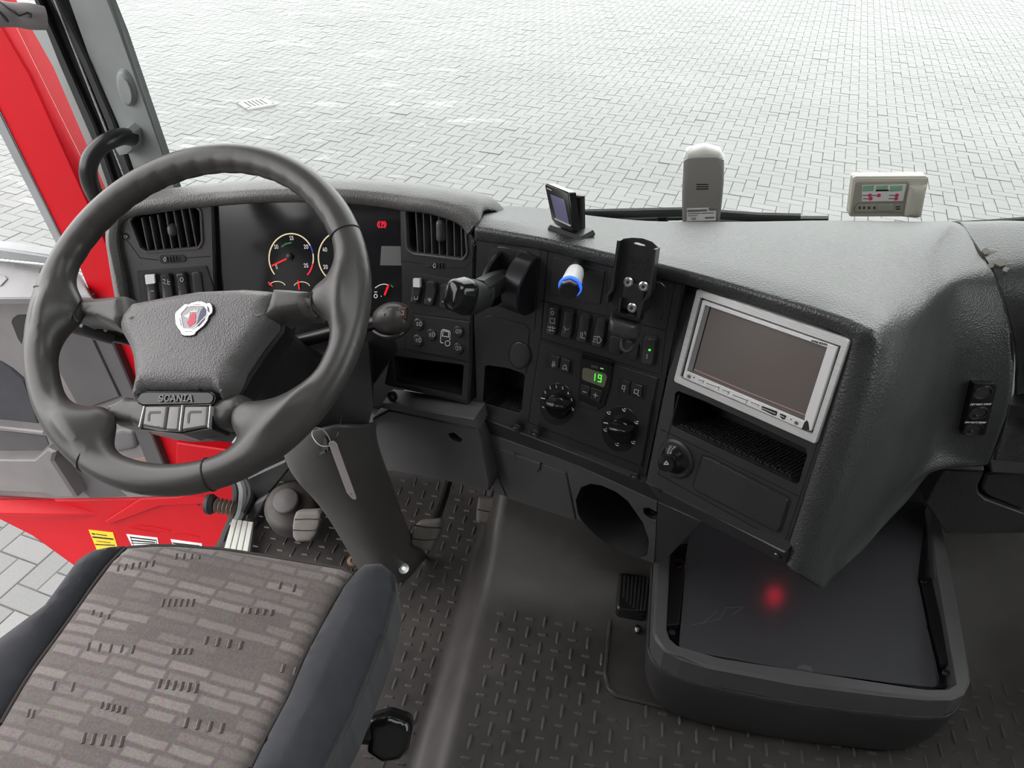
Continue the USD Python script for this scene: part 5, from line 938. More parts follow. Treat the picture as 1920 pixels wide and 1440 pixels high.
part(kt, 'tag', prism2(TP, rnd(Polygon(TP.uv(TPx)).buffer(0), 0.002).difference(circ_uv(TP, *one(zk, 828, 470), 1.8)), -0.0012, 0.0, 0.0003), M_tag)
part(kt, 'wire_loop', sweep(spl([P(*one(zk, 700, 175), 1.038), P(*one(zk, 650, 180), 1.035), P(*one(zk, 605, 140), 1.035), P(*one(zk, 592, 95), 1.036), P(*one(zk, 615, 72), 1.04), P(*one(zk, 660, 85), 1.043), P(*one(zk, 695, 130), 1.043)], 30, closed=True), 0.0009, 8, closed=True), M_steel)
part(kt, 'wire', sweep(spl([P(*one(zk, 715, 160), 1.04), P(*one(zk, 735, 140), 1.06), P(*one(zk, 760, 60), 1.08), P(*one(zk, 775, -40), 1.1)], 16), 0.0008, 6), M_screw)

# ---------------------------------------------------------------- pedals
def pedal(name, lab, q, d, lines, c):
    pp = pl_bl(*one(zk, *c), d, 8, 38); t = thing(name, lab, 'pedal', pp.at(*one(zk, *c)))
    part(t, 'pad', pillow(pp, rnd(Polygon(pp.uv(zk(*q))).buffer(0), 0.006), -0.002, 0.010, 0.008, 0.005, -0.012), M_pedal)
    for l in lines: part(t, 'groove', sweep([pp.at(*p, 0.0095) for p in zk(*l)], 0.0014, 6), M_dark)
    o = pp.at(*one(zk, *c)); part(t, 'arm', sweep(spl([o-pp.n*0.01, o-pp.n*0.04+TF*0.03, o-pp.n*0.05+TF*0.14+ZUP*0.02], 10), 0.010, 10), M_dark)
pedal('clutch_pedal', 'worn grey rubber clutch pedal left of the steering column', ((500, 572), (520, 562), (640, 558), (664, 580), (655, 640), (635, 705), (600, 750), (505, 757), (480, 725), (478, 660), (488, 600)), 1.53, [((490, 622), (560, 618), (650, 622)), ((480, 685), (560, 688), (625, 685))], (570, 660))
pedal('brake_pedal', 'worn grey rubber brake pedal beside the foot of the steering column', ((1245, 625), (1375, 615), (1378, 640), (1360, 710), (1315, 805), (1290, 812), (1195, 780), (1185, 760), (1192, 700), (1215, 650)), 1.50, [((1205, 655), (1280, 668), (1368, 672)), ((1190, 735), (1260, 745), (1335, 742))], (1280, 710))
pedal('accelerator_pedal', 'dark accelerator pedal below the cover at the right of the footwell', ((1590, 482), (1730, 490), (1725, 560), (1710, 645), (1690, 652), (1590, 642), (1576, 625), (1580, 560)), 1.66, [((1585, 560), (1650, 575), (1722, 575))], (1650, 570))
# ---------------------------------------------------------------- driver's seat
SFW = np.array([math.sin(math.radians(14)), math.cos(math.radians(14)), 0]); SRT = np.array([SFW[1], -SFW[0], 0])
SP = Pl(hit_z(380, 1230, CAMZ-0.745), SRT, ZUP*math.cos(math.radians(6))-SFW*math.sin(math.radians(6)))
seat = thing('driver_seat', 'driver seat cushion of brown patterned cloth between charcoal cloth bolsters', 'seat', hit_z(380, 1230, CAMZ-1.2))
cpx = zs((570, 108), (700, 98), (800, 100), (1000, 115), (1200, 145), (1400, 178), (1540, 200), (1596, 228), (1540, 295), (1440, 470), (1362, 620), (1290, 790), (1200, 960), (1130, 1104), (1020, 1330), (600, 1500), (100, 1480), (-230, 1280), (0, 900), (130, 680), (260, 500), (380, 330), (500, 170))
cush = Polygon(SP.uv(cpx)).buffer(0); cv0 = np.array(cush.exterior.coords); fr = SP.uv(zs((1000, 115)))[0, 1]
def crown(v, d): return 0.006*np.clip(d/0.10, 0, 1)
m = pillow(SP, cush, -0.006, 0.006, 0.020, 0.011, -0.05, crown)
q = m.vertices-SP.o; part(seat, 'cushion', m, M_seat, 'brown cloth cushion centre with paler bars', smooth=True, uv=np.stack([q@SP.u, q@SP.v], 1))
def bolster(pts, h, R, name, back, lowered=0):
    g = np.vstack([SP.uv([p], -0.065*lowered*(0, .25, .6, .9, 1, 1, 1, 1, 1, 1, 0, 0, 0, 0, 0, 0, 0, 0)[i]) for i, p in enumerate(zs(*pts))])
    part(seat, name, pillow(SP, Polygon(g).buffer(0).buffer(0.003), -0.012, h, R, 0.011, back), M_bolster, smooth=True)
bolster([(1600, 222), (1650, 222), (1740, 268), (1785, 335), (1792, 430), (1752, 600), (1680, 800), (1600, 1000), (1545, 1104), (1440, 1330), (1020, 1330), (1130, 1104), (1200, 960), (1290, 790), (1362, 620), (1440, 470), (1540, 295)], 0.024, 0.055, 'right_bolster', -0.075, 1)
bolster([(570, 105), (500, 108), (420, 125), (350, 168), (200, 372), (0, 520), (-200, 680), (-420, 900), (-420, 1300), (-230, 1280), (0, 900), (130, 680), (260, 500), (380, 330), (500, 170)], 0.016, 0.035, 'left_bolster', -0.12)
def on_cush(p, lift=0.0):
    w_ = SP.uv([p])[0]; d = cush.exterior.distance(Point(w_)); t = min(d/0.02, 1); h = -0.006+0.012*math.sqrt(max(0, 1-(1-t)**2))+crown(np.array([w_]), np.array([d]))[0]
    return SP.at(*p, h+lift)
part(seat, 'front_piping', sweep([on_cush(p, 0.001) for p in zs((575, 112), (700, 104), (800, 105), (1000, 120), (1200, 150), (1400, 184), (1540, 207), (1590, 232))], 0.0022, 8), M_slot)
part(seat, 'side_piping', sweep(spl([on_cush(p, 0.002) for p in zs((1590, 235), (1534, 300), (1436, 472), (1358, 622), (1286, 792), (1196, 962), (1126, 1104))], 30), 0.0022, 8), M_slot)
part(seat, 'side_piping', sweep(spl([on_cush(p, 0.002) for p in zs((568, 112), (504, 174), (384, 334), (264, 504), (134, 684), (4, 904))], 30), 0.0022, 8), M_slot)
dk_, lt_ = [], []
for (x0, y0), (x1, y1), n, big in (((535, 205), (690, 185), 6, 14), ((795, 152), (900, 152), 4, 13), ((1262, 285), (1325, 296), 2, 16), ((735, 362), (870, 362), 6, 17), ((1090, 395), (1225, 405), 5, 12), ((400, 560), (600, 572), 5, 18), ((930, 530), (1085, 552), 4, 18), ((1275, 655), (1330, 668), 2, 18), ((245, 735), (330, 740), 2, 20), ((720, 725), (885, 745), 6, 20), ((840, 900), (1000, 925), 4, 22), ((380, 970), (550, 985), 5, 24), ((130, 858), (152, 862), 2, 18), ((460, 822), (560, 845), 5, 14), ((780, 580), (860, 580), 4, 13), ((420, 405), (490, 425), 3, 11)):
    for k in range(n):
        t = k/max(1, n-1); c = (x0+(x1-x0)*t, y0+(y1-y0)*t); s = 0.28
        for dx, L_ in ((0, dk_), (-6, lt_)):
            a = one(zs, c[0]-big*s+dx, c[1]+big); b = one(zs, c[0]+big*s+dx, c[1]-big); pa_, pb = on_cush(a), on_cush(b)
            L_.append(sweep([pa_*(1-u)+pb*u+SP.n*(0.0002 if L_ is dk_ else 0.0) for u in (0, 0.5, 1)], np.array([[0.0018 if L_ is dk_ else 0.0012, 0.0007]]*3), 6, up=SP.n))
part(seat, 'dark_stitching', cat(*dk_), M_slot, 'dark stitched dashes', 'stuff'); part(seat, 'pale_stitching', cat(*lt_), M_slotlite, 'pale stitched dashes', 'stuff')
sb = SP.o-SP.n*0.12; sA = np.stack([SRT, SFW, ZUP])
part(seat, 'base', box(sb-SRT*0.06-SFW*0.12-ZUP*0.13, (0.30, 0.34, 0.33), sA, 0.02), M_dark)
zkn = Pl(P(733, 1377, 0.985), RGT, -FWD+ZUP*0.2)
lev = part(seat, 'adjuster_knob', pillow(zkn, rnd(Polygon(zkn.uv(zf((165, 1062), (280, 1030), (395, 1068), (417, 1130), (392, 1250), (340, 1310), (240, 1322), (150, 1262)))).buffer(0), 0.006), 0.0, 0.014, 0.010, 0.005, -0.02), M_gloss, 'glossy black seat adjuster knob', smooth=40)
part(lev, 'lever', sweep([P(640, 1372, 0.985), P(680, 1375, 0.985), P(706, 1377, 0.985)], 0.013, 12), M_black)

# ---------------------------------------------------------------- tray bin
TZ = CAMZ-1.0; TPl = Pl([0.4, 0.7, TZ], TR, ZUP)
tb_ = thing('tray_bin', 'black engine cover bin with a smooth grey lid under the console overhang', 'storage bin', hit_z(1500, 1300, ZF+0.06))
rim_o = zt((268, 298), (258, 480), (250, 680), (262, 715), (300, 765), (380, 805), (500, 842), (900, 918), (1250, 962), (1480, 985), (1600, 985), (1655, 960), (1682, 905), (1678, 860), (1640, 640), (1600, 430), (1562, 255), (1530, 104))
rim_i = zt((330, 298), (322, 480), (312, 665), (325, 705), (360, 738), (430, 768), (560, 795), (900, 855), (1250, 908), (1480, 935), (1570, 935), (1605, 915), (1608, 875), (1600, 830), (1560, 600), (1520, 430), (1505, 258), (1488, 104))
ring = Polygon(np.vstack([TPl.uv(rim_o), TPl.uv(rim_i)[::-1]])).buffer(0)
part(tb_, 'rim', prism2(TPl, ring.buffer(-0.003).buffer(0.003), -0.045, 0.0, 0.004), M_low, 'grey raised rim')
oo = TPl.uv(rim_o); cen = np.array([oo[:, 0].mean(), oo[:, 1].max()])
top = TPl.to3(oo, np.full(len(oo), -0.045)); bot = TPl.to3(cen+(oo-cen)*[0.90, 0.93], np.full(len(oo), -0.185)); mid = TPl.to3(cen+(oo-cen)*[0.985, 0.99], np.full(len(oo), -0.10)); bt2 = TPl.to3(cen+(oo-cen)*[0.86, 0.88], np.full(len(oo), -0.19))
Gs = np.array([top*0.996+TPl.to3(cen[None], [-0.045])*0.004, mid, bot, bt2])
part(tb_, 'body', shell(refine(Gs, 14, len(oo)*2, 'p'), 0.004, flip=False), M_bin, smooth=True)
LZ = TPl.off(-0.018)
lidp = rnd(Polygon(LZ.uv([(1286, 1040), (1273, 1208), (1277, 1216), (1292, 1220), (1500, 1258), (1752, 1286), (1761, 1282), (1763, 1270), (1721, 1084), (1738, 950), (1660, 880), (1330, 900), (1300, 960)])).buffer(0), 0.004)
lc = LZ.uv([(1762, 1282)])[0]; le = nz(np.array([0.8, -0.6]))
part(tb_, 'lid', pillow(LZ, lidp, -0.0012, 0.0, 0.0012, 0.012, -0.004, lambda v, d: -0.012*np.clip(((v-lc)@le+0.13)/0.13, 0, 1)**2), M_lid, 'smooth dark lid', smooth=True)
part(tb_, 'lid_notch', prism2(LZ, Polygon(LZ.uv(zt((893, 850), (905, 836), (930, 833), (960, 840), (972, 864)))).buffer(0), -0.004, 0.0014, 0.0004), M_low)
fl = Polygon(np.vstack([TPl.off(-0.045).uv(rim_i)])).buffer(0); part(tb_, 'inner_floor', prism2(TPl.off(-0.045), fl, -0.004, 0, 0), M_dark)
for pts, sc in ((((330, 356), (380, 354), (396, 368), (368, 648), (312, 652)), ((365, 384), (336, 686))), (((1452, 432), (1540, 440), (1575, 640), (1596, 822), (1545, 830), (1500, 640)), ((1468, 456), (1567, 868)))):
    b = part(tb_, 'side_bracket', prism2(LZ, Polygon(LZ.uv(zt(*pts), 0.004)).buffer(0), -0.01, 0.004, 0.001), M_black)
    for q in sc: part(b, 'screw', lathe([(0, 0), (0.0055, 0), (0.005, 0.002), (0.0022, 0.0025), (0.002, 0.001), (0, 0.001)], LZ.at(*one(zt, *q), 0.003), ZUP, 14), M_screw)
for l in (((420, 655), (480, 640), (540, 590)), ((470, 645), (550, 625), (580, 575), (660, 572)), ((610, 605), (650, 578))): part(tb_, 'scratch', ink(LZ, [zt(*l)], 0.0007, 0.0001, 0.0002), M_icondim)
# red footwell lamp hidden under the console overhang (its glow is mirrored in the lid)
lp0 = LZ.at(1452, 1118); rd = nz(lp0-CAM)*[1, 1, -1]; lpos = lp0+rd*(0.26/rd[2])
rl_ = thing('footwell_lamp', 'small red footwell lamp under the console', 'lamp', lpos)
part(rl_, 'housing', lathe([(0.0, 0.02), (0.018, 0.02), (0.018, -0.016), (0.014, -0.016), (0.013, 0.0), (0.0, 0.001)], lpos, rd, 20), M_black)
part(rl_, 'lens', lathe([(0.0125, 0.0005), (0.010, -0.003), (0.0, -0.004)], lpos, rd, 20), M_clamp, 'red lens')
# ---------------------------------------------------------------- foot rest, floor hatch and other floor pieces
ZT = ZF+0.06
fz = ZT+0.05; FPn = Pl(hit_z(1195, 1115, fz), TR, ZUP-TF*0.25)
fr_ = thing('foot_rest', 'ribbed black foot rest box on the floor left of the bin', 'foot rest', hit_z(1195, 1150, ZT))
fb = Polygon(FPn.uv(zf((1612, 232), (1640, 225), (1770, 245), (1770, 470), (1610, 440), (1600, 420)))).buffer(0)
part(fr_, 'box', prism2(FPn, rnd(fb, 0.006), -0.055, 0.0, 0.004), M_black)
for k in range(7): part(fr_, 'rib', prism2(FPn, LineString(FPn.uv(zf((1648+k*22, 250+k*2.4), (1640+k*20, min(368+k*20, 445))), 0.001)).buffer(0.0022), -0.001, 0.0022, 0.0006), M_switch)
part(fr_, 'bolt', lathe([(0, 0), (0.007, 0), (0.007, 0.006), (0.003, 0.012), (0, 0.012)], hit_z(*one(zf, 1722, 545), ZT+0.01), -TF, 12), M_screw)
hp_ = Pl(hit_z(1190, 1230, ZT+0.002), TR, ZUP); hat = thing('floor_hatch', 'smooth black floor hatch plate beside the bin', 'hatch', hit_z(1190, 1230, ZT))
hp_poly = rnd(Polygon(hp_.uv([(1146, 1108), (1131, 1265), (1136, 1292), (1152, 1308), (1250, 1332), (1330, 1342), (1330, 1120)])).buffer(0), 0.012)
part(hat, 'plate', prism2(hp_, hp_poly, -0.006, 0.003, 0.002), M_floor); part(hat, 'edge', prism2(hp_, hp_poly.difference(hp_poly.buffer(-0.007)), 0, 0.006, 0.002), M_floor, 'raised edge')
fm = P(545, 948, 1.60); mound = thing('floor_plug', 'round rubber dome on the sloping footwell floor left of the clutch pedal', 'rubber dome', fm)
part(mound, 'dome', lathe([(0.060, -0.03), (0.056, 0.0), (0.046, 0.012), (0.030, 0.020), (0.028, 0.032), (0.024, 0.036), (0.0, 0.037)], fm, nz(ZUP-TF*0.5), 30), M_floor, smooth=60)
stp = Pl(hit_z(445, 1005, ZF+0.035), TR, ZUP); sp_ = thing('sill_tread', 'white ridged tread strip on the door sill in front of the seat', 'tread strip', hit_z(445, 1005, ZF))
zx = lambda t, top: one(zh, *((630+(890-630)*t, 880+40*t) if top else (505+(815-505)*t, 1330+28*t)))
for k in range(4):
    a0, a1 = k/4+0.012, (k+1)/4-0.012; part(sp_, 'ridge', prism2(stp, Polygon(stp.uv([zx(a0, 1), zx(a1, 1), zx(a1, 0), zx(a0, 0)])), -0.01, 0.004, 0.0015), M_tread)
part(sp_, 'base', prism2(stp, Polygon(stp.uv([zx(-0.02, 1), zx(1.02, 1), zx(1.06, 0), zx(-0.03, 0)])), -0.012, 0.0015, 0.0005), M_icondim)
wh_ = Pl(hit_z(1845, 1140, ZT+0.004), TR, ZUP); zr5 = Zm(3.6, 1640, 900)
part(floor, 'smooth_pad', pillow(wh_, rnd(Polygon(wh_.uv(zr5((480, 555), (770, 555), (830, 640), (1010, 1180), (600, 1190)))), 0.02), -0.002, 0.012, 0.02, 0.012, -0.01), M_floor, 'smooth raised pad right of the bin', smooth=True)

# ---------------------------------------------------------------- open driver's door
def EX(pts, X=-330.0):
    out = []
    for i, (x, y) in enumerate(pts):
        if x == -110:
            nb = [p for p in (pts[i-1], pts[(i+1) % len(pts)]) if p[0] != -110][0]; y = nb[1]+(y-nb[1])*(X-nb[0])/(x-nb[0]); x = X
        out.append((x, y))
    return out
door = thing('door_1', 'open red driver door with grey inner trim, seen left of the steering wheel', 'door', (HX, HY, ZF-0.2), kind='structure')
part(door, 'frame_post', PP(DP, [(0, 42), (57, 140), (160, 370), (197, 440), (243, 551), (262, 600), (300, 700), (362, 826), (400, 900), (318, 900), (284, 813), (209, 636), (167, 553), (142, 492), (110, 437), (0, 213), (-70, 75), (-70, -90)], 0, -0.05, 0.006), M_red, 'red front post of the door')
part(door, 'frame_rib', PP(DP, [(0, 42), (57, 140), (160, 370), (243, 551), (300, 700), (288, 700), (228, 551), (145, 370), (42, 140), (-10, 46)], 0.010, -0.01, 0.004), M_red, 'raised rib of the post')
part(door, 'glass_rubber', PP(DP, [(0, 213), (110, 437), (140, 492), (122, 492), (96, 440), (0, 252), (-70, 115), (-70, 75)], 0.004, -0.03, 0.002), M_fair)
part(door, 'pane', PP(DP, EX([(-110, 30), (0, 230), (104, 440), (120, 500), (-110, 475)]), -0.016, -0.020, 0), M_glass)
part(door, 'sill_seal', PP(DP, EX([(-110, 455), (0, 466), (95, 480), (120, 486), (122, 500), (95, 495), (0, 487), (-110, 476)]), 0.012, -0.02, 0.004), M_fair)
LD = Pl(DP.at(60, 525, 0.022), DP.u, DP.n*0.45+ZUP*0.9)
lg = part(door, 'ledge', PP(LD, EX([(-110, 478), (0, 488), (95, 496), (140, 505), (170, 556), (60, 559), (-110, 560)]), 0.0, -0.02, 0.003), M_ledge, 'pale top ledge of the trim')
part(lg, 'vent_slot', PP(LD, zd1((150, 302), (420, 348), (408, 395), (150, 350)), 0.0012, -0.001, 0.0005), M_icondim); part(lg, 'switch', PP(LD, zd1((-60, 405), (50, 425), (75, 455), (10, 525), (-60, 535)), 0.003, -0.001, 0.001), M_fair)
part(door, 'trim', PP(DP, EX([(-110, 560), (60, 558), (170, 555), (209, 636), (284, 813), (318, 900), (335, 932), (110, 936), (-110, 925)]), 0.012, -0.03, 0.003), M_doortrim, 'grey inner door trim')
part(door, 'dark_panel', PP(DP, [(104, 616), (130, 612), (171, 628), (204, 700), (226, 745), (150, 772), (100, 680)], 0.022, 0.0, 0.004), M_doordark); part(door, 'dark_strip', PP(DP, [(171, 628), (209, 638), (284, 813), (318, 900), (286, 900), (240, 780), (226, 745), (204, 700)], 0.018, 0.0, 0.003), M_doordark)
part(door, 'handle_recess', PP(DP, zd1((130, 870), (180, 832), (270, 828), (250, 1000), (222, 1135), (185, 1080), (118, 910)), 0.0128, 0.0, 0), M_dark, 'black handle recess')
part(door, 'cloth_panel', PP(DP, EX([(-110, 640), (0, 680), (21, 693), (45, 714), (62, 760), (76, 806), (0, 799), (-110, 792)]), 0.018, 0.0, 0.004), M_doorfab, 'navy cloth insert')
part(door, 'armrest_lip', PP(DP, zd2((-300, 430), (0, 455), (300, 490), (325, 522), (0, 482), (-300, 462)), 0.045, 0.0, 0.004), M_doortrim); part(door, 'pocket', PP(DP, zd2((-300, 462), (0, 482), (325, 524), (345, 580), (230, 678), (0, 684), (-300, 680)), 0.0135, 0.0, 0), M_doordark)
part(door, 'armrest', PP(DP, zd2((-300, 684), (0, 690), (238, 688), (330, 610), (388, 640), (372, 705), (540, 962), (420, 966), (330, 935), (0, 920), (-300, 900)), 0.050, 0.0, 0.006), M_doortrim, 'protruding armrest')
part(door, 'lower_recess', PP(DP, zd2((490, 745), (560, 750), (660, 800), (850, 905), (900, 950), (640, 962), (560, 880)), 0.0128, 0.0, 0), M_doordark)
part(door, 'speaker_cover', pillow(DP, rnd(Polygon(DP.uv(zd2((698, 560), (730, 515), (780, 485), (870, 452), (950, 462), (975, 490), (992, 580), (960, 605), (880, 622), (760, 642), (715, 615)), 0.012)).buffer(0), 0.01), 0.010, 0.022, 0.012, 0.008, 0.008), M_low, 'speaker cover')
part(door, 'reflector', PP(DP, zd2((815, 694), (925, 683), (925, 692), (815, 704)), 0.0145, 0.01, 0.0004), M_orange); part(door, 'kick_plate', PP(DP, zd2((870, 700), (1030, 672), (1052, 690), (1090, 775), (980, 780)), 0.0135, 0.01, 0.0006), plain('brown_plate', (0.20, 0.14, 0.12), 0.5))
part(door, 'lower_shell', PP(DP, EX([(-110, 925), (110, 936), (335, 931), (400, 905), (452, 912), (440, 960), (428, 1045), (330, 1062), (150, 1070), (128, 1055), (60, 1006), (0, 976), (-110, 950)]), 0.0, -0.05, 0.008), M_red, 'red lower door shell')
LR = Pl(DP.at(120, 950, 0.006), DP.u, DP.n*0.5+ZUP*0.87)
part(door, 'shell_ledge', PP(LR, zd2((-300, 950), (0, 965), (420, 968), (960, 962), (900, 1020), (780, 1085), (0, 1078), (-300, 1055)), 0.0, -0.02, 0.004), M_red, 'ledge catching the light')
part(door, 'shell_fold', PP(DP, [(262, 935), (335, 931), (400, 905), (440, 918), (415, 945), (300, 950), (205, 985), (195, 978)], 0.010, 0.0, 0.004), M_red)
zst = Zm(6, 140, 970); DS = DP.off(0.0005)
def sticker(q, m, lines, mm, name, lab):
    s = part(door, name, PP(DS, zst(*q), 0.0008, -0.0005, 0), m, lab)
    for l, wd in lines: part(s, 'print_line', ink(DS, [zst(*l)], wd, 0.0009, 0.0002), mm)
sticker(((155, 140), (430, 172), (480, 330), (480, 420), (270, 420)), M_yellow, [(((200, 185), (225, 188)), 0.006), (((245, 190), (360, 205)), 0.0035), (((205, 222), (430, 245)), 0.006), (((250, 268), (400, 285)), 0.0025), (((235, 305), (450, 315)), 0.004)], M_black, 'yellow_sticker', 'yellow warning sticker')
s = ((580, 190), (930, 232), (965, 420), (690, 420)); sticker(s, M_paper, [(((630, 225), (905, 258)), 0.005), (((640, 260), (900, 282)), 0.005), (((640, 290), (920, 300)), 0.003), (((625, 215), (665, 320)), 0.002), (((915, 250), (930, 320)), 0.002)], M_black, 'white_sticker', 'white data sticker with dark print')
sticker(((1078, 248), (1430, 298), (1440, 420), (1150, 420)), M_paper, [(((1110, 290), (1400, 322)), 0.005)], M_black, 'white_sticker', 'second white data sticker')
part(door, 'lock_hole', PP(DP, zh((150, 645), (170, 635), (205, 650), (228, 690), (215, 715), (195, 690)), 0.0012, -0.001, 0), M_dark)
for q in (((610, 115), (740, 92), (930, 115), (1080, 150), (940, 175), (610, 115)), ((1120, 200), (1240, 190), (1400, 220))): part(door, 'pressed_line', ink(DP, [zst(*q)], 0.003, 0.0002, 0.0012), M_red)
# hose and seals at the hinge
hz0, hz1 = P(*one(zh, 370, 690), 1.60), P(*one(zh, 650, 745), 1.60); hu = nz(hz1-hz0)
ho = thing('door_hose', 'dusty ribbed rubber hose between the red door and the cab', 'hose', hz0); hl = np.linalg.norm(hz1-hz0)
part(ho, 'hose', lathe([(0, 0)]+[(0.0125+0.0045*math.sin(k*math.pi/2), hl*k/22) for k in range(23)]+[(0, hl)], hz0, hu, 18), M_hose, smooth=50); part(ho, 'boot', lathe([(0, -0.008), (0.021, -0.008), (0.022, 0), (0.017, 0.008), (0, 0.010)], hz0, nz(hu+ZUP*0.2), 22), M_rubber)
se = thing('trim_2', 'black rubber door seals along the lower edge of the door opening', 'door seal', hit_z(432, 1010, ZF), kind='structure')
for pts, r in ((((650, 400), (690, 520), (685, 640), (640, 860), (560, 1050), (500, 1260)), 0.011), (((720, 390), (762, 500), (765, 620), (715, 850), (640, 960)), 0.012), (((800, 370), (850, 480), (858, 580), (815, 700), (770, 790)), 0.010)):
    n_ = len(pts); part(se, 'seal', sweep(spl([P(*one(zh, *q), 1.655-0.015*i/n_) for i, q in enumerate(pts)], 24), r, 10), M_rubber if r != 0.012 else M_trim)
post = Pl(P(500, 910, 1.62), TR, -TF); part(se, 'post_cover', PP(post, zh((800, 370), (1280, 150), (1340, 250), (1050, 600), (1030, 620), (860, 710), (855, 560)), 0.0, -0.06, 0.004), M_black); part(se, 'post_foot', PP(post, zh((725, 830), (860, 705), (1045, 600), (1035, 660), (930, 870), (830, 850)), 0.012, -0.05, 0.004), M_low)
part(se, 'red_sill', PP(Pl(P(400, 880, 1.66), TR, -TF+ZUP*0.2), [(330, 830), (470, 850), (480, 905), (440, 940), (330, 930)], 0, -0.03, 0.003), M_red)

# ---------------------------------------------------------------- windscreen pillar with its seals, speaker and grab handle
pa1, pa2, pa3 = P(333, 363, 1.33), P(203, 0, 1.075), P(213, 333, 1.38); AP = Pl(pa1, pa1-pa3, np.cross(pa1-pa3, pa2-pa1))
pil = thing('trim_1', 'grey windscreen pillar trim with black rubber seals at its left', 'pillar trim', pa1, kind='structure')
part(pil, 'cover', PP(AP, [(125, 0), (167, 117), (217, 230), (267, 377), (310, 480), (375, 480), (333, 363), (230, 67), (203, 0), (180, -65), (102, -65)], 0, -0.012, 0.005), M_trim, 'grey cover')
for pts, hh, mt, nm in (([(86, -65), (109, 0), (165, 117), (213, 230), (262, 377), (300, 480), (282, 480), (246, 377), (197, 230), (150, 117), (92, 0), (68, -65)], 0.006, M_rubber, 'seal'), ([(63, -65), (90, 0), (147, 117), (194, 230), (243, 377), (272, 480), (258, 480), (228, 377), (182, 238), (126, 117), (76, 0), (50, -65)], -0.002, M_black, 'seal'),
                        ([(46, -65), (73, 0), (123, 117), (178, 238), (224, 377), (254, 480), (240, 480), (210, 377), (170, 260), (108, 117), (62, 0), (38, -65)], 0.008, M_rubber, 'seal')):
    part(pil, nm, PP(AP, pts, hh, -0.05, 0.003), mt)
part(pil, 'stitched_strip', cat(*[prism2(AP, LineString(AP.uv([(100+(200-100)*t-0.4, 253*t-1.6), (100+(200-100)*t+2.6, 253*t+1.2)], 0.007)).buffer(0.0007), 0.005, 0.0075, 0.0003) for t in np.linspace(-0.05, 1.45, 110)]), M_icon, 'pale zip-like strip in the seal', 'stuff')
c = AP.at(238, 163); part(pil, 'tweeter_ring', pillow(AP, ell_px(AP, 239, 163, 15, 37, -17), 0, 0.009, 0.010, 0.005), M_trim, smooth=60); part(pil, 'tweeter', prism2(AP.off(0.0085), ell_px(AP, 243, 165, 10, 26, -17), -0.001, 0.0012, 0.0008), M_fair)
gh = thing('grab_handle', 'black grab handle on a square grey foot at the windscreen pillar', 'grab handle', AP.at(250, 255))
part(gh, 'foot', pillow(AP, rnd(Polygon(AP.uv(za((690, 735), (755, 688), (795, 720), (800, 815), (770, 840), (720, 848), (690, 800)))).buffer(0), 0.003), 0, 0.022, 0.005, 0.006, -0.004), M_trim)
gA = (AP.at(245, 258, 0.014)-CAM)@FWD
part(gh, 'tube', sweep(spl([P(247, 258, gA), P(230, 256, gA-0.02), P(205, 264, gA-0.04), P(178, 285, gA-0.045), P(166, 312, gA-0.04), P(168, 340, gA-0.02), P(180, 368, gA+0.01), P(200, 400, gA+0.03)], 40), 0.0135, 16), M_black)

# ---------------------------------------------------------------- outside parts in the door gap
FW = Pl(P(120, 230, 1.56), np.array([1, 0, 0]), np.array([0.1, -0.9, 0.2]))
fg = thing('wind_deflector', 'grey wind deflector panel outside the cab between the red door and the pillar', 'deflector', FW.at(120, 300))
part(fg, 'panel', PP(FW, [(27, 40), (100, 30), (173, 240), (260, 430), (230, 480), (160, 372), (67, 170)], 0, -0.03, 0.004), M_fair); part(fg, 'edge_line', seam(FW, [[(30, 60), (69, 172), (110, 260)]], 0.003, 0.0), M_dark)
ra, rb = P(-90, 26, 1.06), P(84, 34, 1.13)
ro = thing('padded_bar', 'mauve grey padded bar with dark zigzag seams at the top of the door gap', 'padded bar', ra*0.5+rb*0.5)
part(ro, 'padding', sweep(spl([ra, ra*0.5+rb*0.5+ZUP*0.003, rb], 20), np.array([[0.0172+0.0008*math.sin(i*0.9)]*2 for i in range(20)]), 18), M_mauve)
RB = Pl(ra*0.5+rb*0.5-nz(np.cross(rb-ra, ZUP)*[1, 1, 1])*0.0, rb-ra, -FWD); hh = 0.0215
for l in (((0, 32), (14, 33), (20, 41), (24, 50)), ((10, 12), (34, 27), (44, 35), (62, 24), (70, 30), (73, 46))):
    pts = [RB.at(*p, 0.0) for p in l]; ax_ = nz(rb-ra); out = []
    for p in pts:
        q = p-ra; r_ = q-ax_*(q@ax_); f_ = min(np.linalg.norm(r_), 0.0165); out.append(ra+ax_*(q@ax_)+r_*(f_/max(np.linalg.norm(r_), 1e-6))-FWD*math.sqrt(max(0.0182**2-f_**2, 0)))
    part(ro, 'zigzag_seam', sweep(out, 0.0016, 6), M_dark)

# ---------------------------------------------------------------- things on the dash top and windscreen
sd_ = (on_net(S, 1062, 438)-CAM)@FWD; GP_ = pl_bl(1048, 390, sd_-0.012, 40, 14); gp_t = thing('display_unit', 'small slanted black display on a foot at the front edge of the dash top', 'display', P(1070, 436, 1.0))
fpx = [(1020, 345), (1024, 344), (1066, 361), (1076, 432), (1072, 434), (1042, 422), (1034, 412)]
part(gp_t, 'case', prism2(GP_, rnd(Polygon(GP_.uv(fpx)).buffer(0), 0.003), -0.016, 0.0, 0.0015), M_gloss)
part(gp_t, 'screen', PP(GP_, [(1031, 364), (1058, 374), (1067, 421), (1043, 411)], 0.0008, -0.001, 0.0003), plain('violet_grey_screen', (0.10, 0.10, 0.19), 0.2)); part(gp_t, 'screen_bar', ink(GP_, [[(1041, 410), (1069, 423)]], 0.0022, 0.0004), M_icon); part(gp_t, 'name_line', ink(GP_, [[(1026, 353), (1034, 357)]], 0.0012, 0.0003), M_icon)
